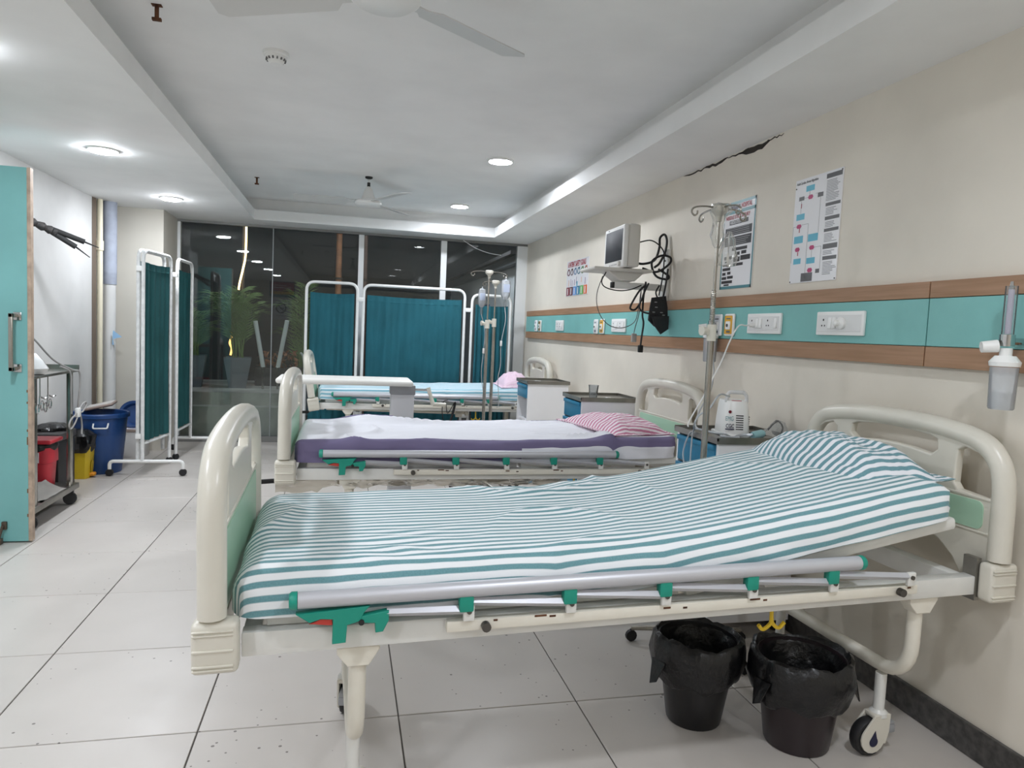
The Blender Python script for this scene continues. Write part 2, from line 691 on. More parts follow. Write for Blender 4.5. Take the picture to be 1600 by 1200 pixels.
we = MB().box(XL, -1.632, 7.04, YW + 0.12, -0.05, 2.6).build('wall_end', mat('cream pier paint', (206, 201, 190), 0.55, var=0.04, vscale=2), smooth=False)
struct(we, 'cream pier between the corner pipes and the window')
wb = MB().box(XLF - 0.1, XR + 0.12, YB - 0.12, YB, -0.05, 2.6).build('wall_back', WALL, smooth=False)
struct(wb, 'cream wall at the near end of the room')
bb = MB().box(XR - 0.016, XR + 0.002, YB, 1.5, 0, 0.10, 0.004).box(XR - 0.016, XR + 0.002, 1.504, 3.0, 0, 0.10, 0.004)\
    .box(XR - 0.016, XR + 0.002, 3.004, 4.6, 0, 0.10, 0.004).box(XR - 0.016, XR + 0.002, 4.604, YW, 0, 0.10, 0.004)\
    .build('baseboard_right', GRANITE, smooth=False)
struct(bb, 'black granite skirting along the right wall')

ce = MB().box(LXL - 0.35, LXR + 0.35, YB, LY + 0.25, ZC, ZC + 0.06).build('ceiling', WHITE_CEIL, smooth=False)
struct(ce, 'white recessed tray ceiling with a fan')
G = 0.11   # depth of the cove behind the lip
MB().box(XLF, LXL, YB, YW + 0.12, ZS, ZT).build('soffit', WHITE_CEIL, ce, smooth=False)
MB().box(LXR, XR + 0.02, YB, YW + 0.12, ZS, ZT).build('soffit', WHITE_CEIL, ce, smooth=False)
MB().box(LXL, LXR, LY, YW + 0.12, ZS, ZT).build('soffit', WHITE_CEIL, ce, smooth=False)
MB().box(LXL - G - 0.05, LXL - G, YB, LY + G, ZT, ZC).build('cove', WHITE_CEIL, ce, smooth=False)
MB().box(LXR + G, LXR + G + 0.05, YB, LY + G, ZT, ZC).build('cove', WHITE_CEIL, ce, smooth=False)
MB().box(LXL - G, LXR + G, LY + G, LY + G + 0.05, ZT, ZC).build('cove', WHITE_CEIL, ce, smooth=False)

# recessed lights: left soffit row and tray row
DIFF = mat('lit diffuser', (242, 247, 255), 0.5, emit=LAMP)


def downlight(x, y, z, label, grp):
    t = thing('ceiling_light', label, 'light', (x, y, z), 0, grp)
    rp_ = [(0.092, 0), (0.092, -0.013), (0.085, -0.017), (0.079, -0.016), (0.0785, -0.001)] if z > 2.3 else [(0.088, 0), (0.088, -0.006), (0.080, -0.010), (0.076, -0.008)]
    MB().lathe(rp_, n=28, cap=False).build('rim', SOCK, t)
    if z > 2.3:     # the tray lamps sit flush in their rims
        MB().lathe([(0.0785, -0.002), (0.04, -0.0022), (0.0001, -0.0022)], n=28, cap=False).build('diffuser', DIFF, t)
    else:
        MB().lathe([(0.077, -0.005), (0.075, -0.012), (0.066, -0.017), (0.04, -0.020), (0.0001, -0.021)], n=28, cap=False).build('diffuser', DIFF, t)
    return t


downlight(-1.412, 6.33, ZS, 'round downlight in the left soffit nearest the glass wall', 'recessed downlights')
downlight(-1.418, 4.69, ZS, 'round downlight in the left soffit above the teal door edge', 'recessed downlights')
for y, nth in ((3.05, 'third'), (1.40, 'fourth'), (-0.25, 'fifth')):
    downlight(-1.42, y, ZS, nth + ' left soffit downlight counted from the glass, seen only mirrored in it', 'recessed downlights seen mirrored in the glass')
downlight(1.005, 4.85, ZC, 'larger looking round downlight in the tray ceiling, nearer to the camera', 'recessed downlights')
downlight(1.02, 6.74, ZC, 'smaller looking round downlight in the tray ceiling beside the far fan', 'recessed downlights')
for y, nth in ((0.55, 'third'), (-1.3, 'fourth')):
    downlight(1.0, y, ZC, nth + ' tray ceiling downlight counted from the glass, seen only mirrored in it', 'recessed downlights seen mirrored in the glass')

# window wall
win = MB()
win.box(-1.632, XR, YW + 0.0, YW + 0.05, ZS - 0.025, ZS + 0.02)
win.box(-1.632, XR, YW - 0.005, YW + 0.06, -0.01, 0.06)
wf = win.build('window_1', mat('grey floor channel', (128, 128, 126), 0.5, 0.2), smooth=False)
struct(wf, 'full height glass wall at the far end, dark garden behind')
FR = mat('white window frame', (236, 238, 238), 0.4)
for x0, x1, yy in ((-1.632, -1.605, 0.0), (0.108, 0.163, 0.0), (0.967, 1.03, 0.0), (1.80, 1.916, -0.02)):
    MB().box(x0, x1, YW + yy, YW + 0.06, 0.06, ZS - 0.025, 0.003).build('mullion', FR, wf, smooth=False)
MB().box(-0.742, -0.734, YW + 0.005, YW + 0.03, 0.06, ZS - 0.025).build('glass_joint', mat('silicone joint', (150, 155, 155), 0.4), wf, smooth=False)
for x0, x1 in ((-1.605, -0.742), (-0.734, 0.108), (0.163, 0.967), (1.03, 1.80)):
    MB().box(x0, x1, YW + 0.015, YW + 0.023, 0.06, ZS - 0.025).build('pane', GLASS, wf, smooth=False)
MB().tube(spline([(1.20, YW - 0.01, 2.2), (1.33, YW - 0.012, 2.13), (1.48, YW - 0.012, 2.085), (1.62, YW - 0.01, 2.07)], 5), 0.004, 6)\
    .build('wire', FR, wf)

# teal door leaf standing open at the left edge
dr = thing('door_1', 'open teal door leaf at the left edge with steel pull handle', None, (0, 0, 0))
struct(dr, 'open teal door leaf at the left edge with steel pull handle')
MB().box(-2.50, -1.628, 4.20, 4.235, 0.008, 1.98, 0.001, 1).build('leaf', TEAL_DOOR, dr, smooth=False)
MB().box(-1.628, -1.611, 4.199, 4.236, 0.008, 1.98, 0.001, 1).build('edge_strip', EDGE_BEIGE, dr, smooth=False)
hd = MB()
hd.box(-1.692, -1.672, 4.135, 4.153, 0.925, 1.225, 0.003)
hd.box(-1.692, -1.672, 4.135, 4.20, 0.925, 0.947, 0.003).box(-1.692, -1.672, 4.135, 4.20, 1.203, 1.225, 0.003)
h = hd.build('pull_handle', STEEL, dr)
MB().box(-1.693, -1.653, 4.193, 4.201, 1.19, 1.232, 0.003).box(-1.693, -1.653, 4.193, 4.201, 0.917, 0.96, 0.003).build('mounting_plate', CHROME, h)
MB().box(-1.752, -1.727, 4.185, 4.202, 0.075, 0.118, 0.004).cyl((-1.742, 4.18, 0.10), (-1.755, 4.165, 0.03), 0.007, n=8)\
    .box(-1.785, -1.738, 4.15, 4.18, 0.004, 0.034, 0.004).build('floor_bolt', mat('worn bronze', (92, 80, 70), 0.5, 0.6), dr)
ch = MB()
for z in (0.14, 0.53, 0.55, 0.27, 0.75, 0.81, 0.60):
    ch.box(-1.634, -1.6275, 4.1985, 4.2005, z, z + 0.006 + 0.02 * random.random(), 0.0008, 1)
ch.build('edge_chips', mat('chipped chipboard', (120, 95, 72), 0.9), dr, smooth=False)

# wall panel behind the beds
def wall_panel(y0, y1, label):
    t = thing('headwall_panel', label, 'wall panel', (1.886, (y0 + y1) / 2, 1.19))
    L = abs(y1 - y0) / 2 - 0.0015
    MB().box(0, 0.029, -L, L, 0, 0.066, 0.0012, 1).build('wood_strip', WOOD, t, smooth=False)
    MB().box(0, 0.029, -L, L, 0.228, 0.283, 0.0012, 1).build('wood_strip', WOOD, t, smooth=False)
    MB().box(0.0015, 0.029, -L, L, 0.068, 0.226, 0.0012, 1).build('teal_strip', TEAL_LAM, t, smooth=False)


wall_panel(1.983, 7.38, 'long oak and teal wall panel carrying the sockets behind the beds')
wall_panel(-0.6, 1.981, 'oak and teal wall panel section at the right edge of the picture')

PX = 1.8875     # face of the teal strip


def socket_plate(yc, zc, w, hgt, kind, label, grp):
    t = thing('socket_plate', label, 'socket', (PX, yc, zc), 0, grp)
    MB().box(-0.012, 0.0, -w / 2, w / 2, -hgt / 2, hgt / 2, 0.004).build('face_plate', SOCK, t)
    MB().box(-0.0135, -0.011, -w / 2 + 0.012, w / 2 - 0.012, -hgt / 2 + 0.014, hgt / 2 - 0.014, 0.001, 1).build('insert', mat('switch insert', (226, 226, 225), 0.35), t)
    sw = []
    if kind == 'double':
        hy, sw = [w * 0.34, -w * 0.14], [w * 0.16, w * 0.07, -w * 0.37]
    elif kind == 'left':
        hy, sw = [w * 0.33], [w * 0.18, w * 0.09]
    else:
        hy, sw = [w * 0.22, -w * 0.1], [w * 0.05, -w * 0.33]
    for y in hy:
        holes = MB()
        holes.box(-0.0145, -0.013, y - 0.003, y + 0.003, 0.010, 0.018)
        for d in (-0.0085, 0.0085):
            holes.box(-0.0145, -0.013, y + d - 0.0025, y + d + 0.0025, -0.012, -0.006)
        holes.build('pin_holes', HOLE, t, smooth=False)['kind'] = 'stuff'
    for y in sw:
        MB().box(-0.019, -0.013, y - 0.0105, y + 0.0105, -0.022, 0.022, 0.002, M=rot('Y', 5)).build('rocker_switch', SOCK, t)
    return t


s4 = socket_plate(2.918, 1.334, 0.268, 0.094, 'double', 'white double socket plate with a white plug pushed in beside the drip stand', 'socket plates on the wall panel')
MB().cyl((-0.013, 0.068, -0.008), (-0.04, 0.072, -0.008), 0.011, 0.008).build('plug', SOCK, s4)
s5 = socket_plate(2.402, 1.334, 0.272, 0.094, 'left', 'widest white socket plate with a clear knob adaptor, nearest to the camera', 'socket plates on the wall panel')
MB().lathe([(0.022, 0), (0.024, 0.012), (0.012, 0.02), (0.012, 0.034), (0.006, 0.04)], M=tr(-0.013, -0.02, 0.0) @ rot('Y', -90), n=14).build('adaptor', SOCK, s5)
socket_plate(4.707, 1.324, 0.262, 0.094, 'double', 'white double socket plate on the teal strip below the monitor', 'socket plates on the wall panel')
s2 = socket_plate(6.13, 1.322, 0.235, 0.094, 'single', 'white socket plate on the teal strip below the safety goals poster', 'socket plates on the wall panel')


def gas_outlet(y, z, c, label):
    t = thing('gas_outlet', label, 'outlet', (PX, y, z), 0, 'gas outlets on the wall panel')
    MB().box(-0.014, 0, -0.045, 0.045, -0.056, 0.056, 0.008).build('face_plate', SOCK, t)
    MB().box(-0.0155, -0.013, -0.034, 0.034, -0.046, 0.046, 0.004).build('colour_band', c, t)
    MB().box(-0.022, -0.013, -0.022, 0.022, -0.024, 0.018, 0.006).build('valve_block', SOCK, t)
    MB().cyl((-0.022, 0, -0.003), (-0.0245, 0, -0.003), 0.008).build('port', BOLT, t)
    MB().box(-0.0165, -0.015, -0.02, 0.02, 0.028, 0.034).box(-0.0165, -0.015, -0.02, 0.015, -0.04, -0.03).build('marking', INK_G, t, smooth=False)


GREYP = mat('pale grey band', (214, 216, 220), 0.4)
gas_outlet(3.335, 1.327, GREYP, 'white gas outlet plate just right of the nearest drip stand pole')
gas_outlet(3.217, 1.328, YELLOW, 'yellow banded gas outlet plate left of the plugged double socket')
gas_outlet(5.17, 1.315, GREYP, 'white gas outlet plate left of its yellow twin, below the monitor shelf')
gas_outlet(5.035, 1.317, YELLOW, 'yellow banded gas outlet plate left of the socket below the monitor')
gas_outlet(6.94, 1.319, GREYP, 'farthest white gas outlet, at the far end of the wall panel')
gas_outlet(6.79, 1.317, mat('bronze band', (150, 125, 75), 0.4), 'dark banded gas outlet second from the far end of the wall panel')


# oxygen flowmeters plugged in the panel
def flowmeter(x, y, z, label, k=1.0):
    t = thing('oxygen_flowmeter', label, 'flowmeter', (x, y, z))
    MB().cyl((0, 0, 0.075), (0, 0, 0.215), 0.016 * k).build('flow_tube', CLEAR, t)
    MB().cyl((0, 0, 0.08), (0, 0, 0.205), 0.008 * k, n=10).build('scale_rod', mat('violet scale', (196, 188, 205), 0.4), t)
    MB().cyl((0, 0, 0.205), (0, 0, 0.228), 0.008, 0.004, 10).build('tip', CHROME, t)
    MB().cyl((0, 0, 0.045), (0, 0, 0.078), 0.02 * k).cyl((0, 0, 0.06), (PX - x, 0, 0.06), 0.010, n=10).build('valve_body', CHROME, t)
    MB().cyl((-0.02, 0.01, 0.045), (-0.055, 0.03, 0.04), 0.018, 0.016).build('control_knob', SOCK, t)
    MB().cyl((0, 0, 0.015), (0, 0, 0.04), 0.016).lathe([(0.038, -0.012), (0.04, 0.0), (0.026, 0.018)], n=20).build('bottle_cap', SOCK, t)
    MB().lathe([(0.03, -0.135), (0.033, -0.13), (0.036, -0.014)], n=20).build('humidifier_bottle', CLEARB, t)
    MB().lathe([(0.0285, -0.132), (0.0295, -0.085)], n=20).build('water', CLEAR, t)


flowmeter(1.825, 1.628, 1.22, 'oxygen flowmeter with humidifier bottle cut by the right edge of the picture')
flowmeter(1.845, 3.335, 1.27, 'oxygen flowmeter with small bottle partly hidden behind the nearest drip stand', 0.8)

# ------------------------------------------------------------------ posters on the right wall
RT, UP = (0, -1, 0), (0, 0, 1)


def poster(name, y0, y1, z0, z1, label, th=0.004):
    """local frame: u to the viewer's right (-y), v up, origin at lower left"""
    t = thing(name, label, 'poster', (XR - 0.0005, y0, z0))
    w, hgt = y0 - y1, z1 - z0
    MB().box(-th, 0, -w, 0, 0, hgt).build('sheet', PAPER, t, smooth=False)
    return t, w, hgt, th


def patches(t, th, rects, material, name='print', lift=0.0006):
    if name not in ('text_lines', 'connector'):
        for u0, u1, v0, v1 in rects:
            MB().box(-th - lift, -th, -u1, -u0, v0, v1).build(name, material, t, smooth=False)
        return
    q = MB()
    for u0, u1, v0, v1 in rects:
        q.box(-th - lift, -th, -u1, -u0, v0, v1)
    o = q.build(name, material, t, smooth=False)
    o['kind'] = 'stuff'
    return o


# needle stick poster
t, w, hgt, th = poster('needle_stick_poster', 3.397, 3.101, 1.514, 1.955, 'hospital needle stick injury poster with teal frame and black boxes')
e = 0.010
F = lambda a: hgt * (1 - a)
patches(t, th, [(0, w, F(0.032), hgt), (0, w, 0, F(0.968)), (0, e, 0, hgt), (w - e, w, 0, hgt), (0, w, F(0.138), F(0.102))], INK_T, 'teal_border')
lettering('BHUGGAN', 0.032, INK_N, t, (-th - 0.0012, -0.062, F(0.088)), RT, UP, bold=0.0008, sx=0.60)
lettering('HOSPITAL', 0.032, INK_R, t, (-th - 0.0012, -0.165, F(0.088)), RT, UP, bold=0.0008, sx=0.66)
MB().tube([(-th - 0.001, -0.036 + 0.012 * math.cos(a * 0.7), F(0.067) + 0.010 * math.sin(a * 0.7)) for a in range(9)], 0.0014, 5, closed=True).build('emblem', INK_N, t)
patches(t, th, [(0.022, 0.031, F(0.08), F(0.058))], INK_M, 'emblem_mark')
lettering('NEEDLE STICK INJURY', 0.026, INK_R, t, (-th - 0.0012, -0.025, F(0.196)), RT, UP, bold=0.0005, sx=0.86)
boxes = [(0.062, 0.235, 0.262, 0.215), (0.026, 0.272, 0.385, 0.295), (0.026, 0.272, 0.505, 0.402), (0.10, 0.24, 0.565, 0.53), (0.13, 0.175, 0.62, 0.583), (0.19, 0.235, 0.615, 0.578),
         (0.12, 0.178, 0.695, 0.64), (0.185, 0.272, 0.685, 0.63), (0.12, 0.21, 0.742, 0.71), (0.03, 0.105, 0.66, 0.622), (0.04, 0.065, 0.694, 0.675), (0.08, 0.105, 0.69, 0.67),
         (0.022, 0.085, 0.735, 0.712), (0.02, 0.095, 0.785, 0.752), (0.02, 0.052, 0.838, 0.806), (0.068, 0.10, 0.832, 0.80), (0.016, 0.062, 0.888, 0.856), (0.07, 0.125, 0.882, 0.85),
         (0.016, 0.12, 0.935, 0.902), (0.04, 0.09, 0.962, 0.944)]
boxes = [(a, b, F(c), F(d)) for a, b, c, d in boxes]
patches(t, th, boxes, INK, 'text_box')
tl = []
for a, b, c, d in boxes:
    if d - c > 0.02 and b - a > 0.15:
        n = int((d - c) / 0.0095)
        for i in range(n):
            tl.append((a + 0.012, b - 0.012 - 0.06 * random.random(), c + 0.006 + i * 0.0095, c + 0.0085 + i * 0.0095))
patches(t, th, tl, mat('pale print lines', (150, 150, 152), 0.4), 'text_lines', 0.001)
lettering('NEEDLE STICK INJURY', 0.02, PAPER, t, (-th - 0.0016, -0.07, boxes[0][2] + 0.004), RT, UP, sx=0.74, bold=0.0003)

# life support flow chart
t, w, hgt, th = poster('flow_chart_poster', 2.794, 2.489, 1.512, 1.959, 'large white flow chart poster with blue boxes and grey text column')
lettering('Adult Cardiac Arrest Algorithm', 0.016, INK, t, (-th - 0.0012, -0.008, hgt - 0.022), RT, UP, sx=0.7)
G_ = [(0.205, 0.3, 0.418, 0.437), (0.21, 0.3, 0.305, 0.318), (0.212, 0.3, 0.248, 0.262), (0.212, 0.3, 0.2, 0.213), (0.212, 0.3, 0.13, 0.15), (0.215, 0.3, 0.085, 0.1)]
patches(t, th, G_ + [(0.03, 0.065, 0.355, 0.372), (0.155, 0.19, 0.352, 0.37), (0.08, 0.155, 0.004, 0.04), (0.175, 0.2, 0.035, 0.052)], INK_G, 'grey_box')
tl = []
for (a, b, c, d), c2 in zip(G_, [0.318, 0.262, 0.213, 0.15, 0.1, 0.02]):
    z = c - 0.008
    while z > c2 + 0.006:
        tl.append((a + 0.004, a + 0.05 + 0.036 * random.random(), z - 0.0022, z))
        z -= 0.0062
patches(t, th, tl, mat('small grey print', (120, 120, 122), 0.4), 'text_lines')
patches(t, th, [(0.075, 0.13, 0.388, 0.412), (0.02, 0.075, 0.272, 0.298), (0.014, 0.075, 0.172, 0.203), (0.02, 0.07, 0.082, 0.106), (0.11, 0.175, 0.172, 0.203), (0.11, 0.165, 0.078, 0.103)], INK_B, 'blue_box')
q = MB()
for u, v in ((0.108, 0.362), (0.042, 0.245), (0.042, 0.145), (0.14, 0.145), (0.137, 0.05)):
    q.mesh(plate([(u - 0.017, v), (u - 0.010, v + 0.009), (u + 0.010, v + 0.009), (u + 0.017, v), (u + 0.010, v - 0.009), (u - 0.010, v - 0.009)], th=0.0008),
           Matrix(((0, 0, 1, -th - 0.0006), (-1, 0, 0, 0), (0, 1, 0, 0), (0, 0, 0, 1))))
q.build('pink_hexagon', INK_M, t, smooth=False)
patches(t, th, [(0.174, 0.1755, 0.205, 0.35), (0.105, 0.1065, 0.02, 0.25), (0.06, 0.105, 0.249, 0.2505), (0.1, 0.102, 0.372, 0.388), (0.046, 0.0475, 0.3, 0.352),
                (0.16, 0.2, 0.144, 0.1455), (0.2, 0.2015, 0.05, 0.145), (0.14, 0.1415, 0.105, 0.135), (0.002, 0.0035, 0.09, 0.245), (0.003, 0.025, 0.245, 0.2465), (0.14, 0.172, 0.37, 0.3712), (0.046, 0.09, 0.362, 0.3632)], mat('thin grey line', (150, 150, 150), 0.5), 'connector')
patches(t, th, [(0.044, 0.049, 0.218, 0.236), (0.044, 0.049, 0.118, 0.134), (0.046, 0.051, 0.322, 0.342)], INK_R, 'bolt_mark')
for uu, vv in ((0.006, 0.006), (w - 0.006, 0.006), (0.006, hgt - 0.036), (w - 0.006, hgt - 0.008)):
    MB().cyl((-th, -uu, vv), (-th - 0.002, -uu, vv), 0.003, n=8).build('screw', BOLT, t)

# patient safety goals
t, w, hgt, th = poster('safety_goals_poster', 6.085, 5.505, 1.582, 1.888, 'white patient safety goals poster with six coloured columns')
lettering('6 PATIENT SAFETY GOALS', 0.064, INK_R, t, (-th - 0.0012, -0.03, hgt - 0.055), RT, UP, bold=0.0014, sx=0.64)
cols_ = [(128, 32, 50), (92, 45, 55), (90, 150, 215), (20, 125, 160), (95, 180, 85), (225, 110, 60)]
for i, c in enumerate(cols_):
    u = 0.012 + i * (w - 0.02) / 6
    cw = (w - 0.02) / 6 - 0.008
    patches(t, th, [(u, u + cw, 0.004, 0.078)], mat('goal colour %d' % i, c, 0.3), 'colour_block')
    patches(t, th, [(u + cw * 0.3, u + cw * 0.55, 0.012, 0.068)], mat('pale block print', (225, 222, 222), 0.4), 'block_print', 0.001)
    uc = u + cw / 2
    pts = [(-th - 0.001, -(uc + 0.030 * math.cos(a * PI / 8)), 0.205 + 0.024 * math.sin(a * PI / 8)) for a in range(16)]
    MB().tube(pts, 0.004, 5, closed=True).build('badge_ring', mat('ring colour %d' % i, tuple((v + 40) * 0.6 for v in c), 0.4), t)
    patches(t, th, [(uc - 0.022, uc + 0.024, 0.226, 0.238)], mat('ring colour %d' % i, c), 'badge_number')
patches(t, th, [(0.12, 0.13, 0.09, 0.15), (0.16, 0.172, 0.085, 0.135), (0.22, 0.235, 0.09, 0.14), (0.27, 0.28, 0.1, 0.16), (0.5, 0.515, 0.085, 0.14)], mat('soft violet print', (150, 130, 155), 0.4), 'figure_print')
patches(t, th, [(0.40, 0.42, 0.105, 0.15), (0.06, 0.08, 0.085, 0.14)], mat('soft tan print', (215, 180, 160), 0.4), 'figure_print')
patches(t, th, [(0.285, 0.312, 0.08, 0.12)], INK_B, 'figure_print')

# signs on the near wall, seen only mirrored in the glass
t = thing('no_smoking_sign', 'no smoking sign mirrored in the dark glass left of the curtain screen', 'sign', (-1.52, YB, 1.30))
MB().box(-0.24, 0.24, 0, 0.004, 0, 0.50).build('sheet', PAPER, t, smooth=False)
MB().tube([(0.11 * math.cos(a * PI / 12), 0.006, 0.27 + 0.11 * math.sin(a * PI / 12)) for a in range(24)], 0.014, 6, closed=True).build('ring', INK, t)
MB().cyl((-0.075, 0.006, 0.345), (0.075, 0.006, 0.195), 0.011, n=6).build('bar', INK, t)
MB().box(-0.03, 0.06, 0.004, 0.008, 0.255, 0.28).build('cigarette', INK, t, smooth=False)
lettering('HOSPITAL IS A', 0.05, INK, t, (0.2, 0.0055, 0.43), (-1, 0, 0), UP, sx=1.0)
lettering('NO SMOKING ZONE', 0.05, INK, t, (0.22, 0.0055, 0.07), (-1, 0, 0), UP, sx=0.95)
t = thing('red_band_poster', 'dark poster with red and yellow bands mirrored in the glass', 'poster', (-1.50, YB, 1.83))
MB().box(-0.29, 0.29, 0, 0.004, 0, 0.45).build('sheet', INK_T, t, smooth=False)
MB().box(-0.27, 0.27, 0.004, 0.005, 0.15, 0.36).build('red_band', INK_R, t, smooth=False)
MB().box(-0.27, 0.27, 0.004, 0.005, 0.07, 0.14).build('yellow_band', YELLOW, t, smooth=False)
MB().box(-0.2, 0.2, 0.005, 0.006, 0.22, 0.235).box(-0.2, 0.1, 0.005, 0.006, 0.27, 0.285).build('print_lines', PAPER, t, smooth=False)

# ------------------------------------------------------------------ ceiling fans, smoke detector, hooks
def ceiling_fan(x, y, r0, label, zb=2.185):
    t = thing('ceiling_fan', label, 'fan', (x, y, ZC))
    d = zb - ZC
    MB().lathe([(0.03, 0), (0.028, -0.012), (0.006, -0.02)], n=16).build('hook_plate', DARK, t)
    MB().cyl((0, 0, -0.01), (0, 0, d + 0.1), 0.007, n=10).build('rod', FRAMEW, t)
    MB().cyl((0, 0, -0.045), (0, 0, -0.075), 0.012, n=10).build('bushing', DARK, t)
    MB().lathe([(0.014, d + 0.155), (0.03, d + 0.135), (0.052, d + 0.075), (0.056, d + 0.055), (0.09, d + 0.05), (0.105, d + 0.035), (0.105, d + 0.022),
                (0.085, d + 0.008), (0.03, d), (0.001, d)], n=28).build('motor', FRAMEW, t)
    for i in range(3):
        q = MB()
        B = rot('Z', r0 + 120 * i)
        out = [(0.09, -0.028), (0.15, -0.03), (0.18, -0.062), (0.56, -0.066), (0.585, -0.045), (0.57, 0.055), (0.18, 0.058), (0.15, 0.03), (0.09, 0.028)]
        q.mesh(plate(out, th=0.004), B @ tr(0, 0, d + 0.04) @ rot('X', 12))
        q.build('blade', mat('fan blade white', (208, 208, 206), 0.4), t, smooth=False)


ceiling_fan(0.147, 5.82, -64, 'white three blade ceiling fan in front of the glass wall')
ceiling_fan(0.088, 2.215, 35, 'white ceiling fan cut off by the top edge of the picture', 2.19)
t = thing('smoke_detector', 'round white smoke detector on the tray ceiling', 'detector', (-0.33, 3.36, ZC))
MB().lathe([(0.055, 0), (0.055, -0.012), (0.05, -0.016)], n=24).build('base', SOCK, t)
MB().lathe([(0.047, -0.014), (0.045, -0.022), (0.03, -0.045), (0.024, -0.05), (0.001, -0.05)], n=24).build('sensor_head', SOCK, t)
q = MB()
for i in range(14):
    a = 2 * PI * i / 14
    q.box(0.031, 0.0435, -0.003, 0.003, -0.036, -0.027, M=rot('Z', math.degrees(a)))
q.build('vent_slot', mat('grey vent', (110, 110, 110), 0.6), t, smooth=False)
for x, y, lb in ((-0.73, 3.02, 'rusty hook stub hanging from the tray ceiling near the camera'), (-0.745, 6.25, 'rusty hook stub hanging from the tray ceiling near the far left corner')):
    t = thing('ceiling_hook', lb, 'hook', (x, y, ZC))
    MB().box(-0.018, 0.018, -0.012, 0.012, -0.003, 0).build('base_plate', RUST, t, smooth=False)
    MB().cyl((0, 0, 0), (0, 0, -0.05), 0.008, n=8).box(-0.016, 0.016, -0.008, 0.008, -0.058, -0.048).build('stub', RUST, t)


# ------------------------------------------------------------------ hospital beds
def board(parent, name, x, head):
    """foot or head board in the y-z plane, thickness along x; bed side is toward 0"""
    HWB = 0.44
    zb = 0.618
    side = 1 if x < 0 else -1       # direction toward the mattress
    half = [(0.45, zb), (0.45, 0.70), (0.45, 0.80), (0.444, 0.86), (0.424, 0.915), (0.375, 0.966), (0.30, 0.992), (0.16, 1.008)]
    half = [(a - 0.008, b) for a, b in half]
    path = [(-a, b) for a, b in half] + [(0, 1.012)] + half[::-1]
    rs = 0.030
    pin = []
    for i, (a, b) in enumerate(path):
        p0, p1 = path[max(0, i - 1)], path[min(len(path) - 1, i + 1)]
        tx, tz = p1[0] - p0[0], p1[1] - p0[1]
        L_ = math.hypot(tx, tz)
        pin.append((a + tz / L_ * rs, b - tx / L_ * rs))
    sm = [(v.x, v.y) for v in spline([(a, b, 0) for a, b in pin], 5)]
    q = MB()
    q.tube([(x, a, b) for a, b in sm], rs, 14)
    rim = q.build(name, ABS, parent)
    # inner panel with hand holes
    inn = list(sm)
    if head:
        lower = [(0.41, 0.50), (0.31, 0.50)] + [(0.31 * math.cos(i * PI / 12), 0.50 + 0.175 * math.sin(i * PI / 12)) for i in range(1, 12)] + [(-0.31, 0.50), (-0.41, 0.50)]
        inn = inn + lower
    else:
        inn = inn + [(0.40, 0.52), (-0.40, 0.52)]
    hm = [(-0.19, 0.905), (-0.185, 0.935), (-0.16, 0.944), (-0.08, 0.951), (0, 0.953), (0.08, 0.951), (0.16, 0.944), (0.185, 0.935), (0.19, 0.905), (0.165, 0.886), (0.08, 0.896), (0, 0.899), (-0.08, 0.896), (-0.165, 0.886)]
    hl = [(-0.388, 0.80), (-0.386, 0.85), (-0.366, 0.895), (-0.33, 0.918), (-0.285, 0.929), (-0.262, 0.915), (-0.258, 0.815), (-0.272, 0.797), (-0.37, 0.788)]
    hr = [(-a, b) for a, b in hl][::-1]
    pm = plate(inn, [hm, hl, hr], th=0.030, bev=0.006)
    MB().mesh(pm, tr(x) @ M_X).build('panel', ABS, rim)
    zg = (0.695, 0.778) if head else (0.60, 0.778)
    MB().mesh(plate(rrect(-0.365, 0.365, zg[0], zg[1], 0.02), th=0.004), tr(x + side * 0.0165) @ M_X).build('green_inset', ABS_GREEN, rim, smooth=False)
    MB().box(x + side * 0.012 - 0.006, x + side * 0.012 + 0.006, -0.40, 0.40, 0.784, 0.792, 0.002).box(x + side * 0.012 - 0.006, x + side * 0.012 + 0.006, -0.43, 0.43, 0.684 if head else 0.585, 0.69 if head else 0.591, 0.002).build('ridge', ABS, rim)
    return rim


def bumper(parent, x, sy):
    q = MB()
    y0, y1 = (sy * 0.435, sy * 0.385)
    q.box(x - 0.047, x + 0.047, min(y0, y1), max(y0, y1), 0.50, 0.612, 0.012, 3)
    for z, hh in ((0.595, 0.004), (0.587, 0.004), (0.553, 0.005), (0.52, 0.005), (0.512, 0.004)):
        q.box(x - 0.044, x + 0.038, y0 - 0.004, y0 + 0.004, z - hh / 2, z + hh / 2, 0.0018, 2)
    q.build('corner_bumper', ABS, parent)


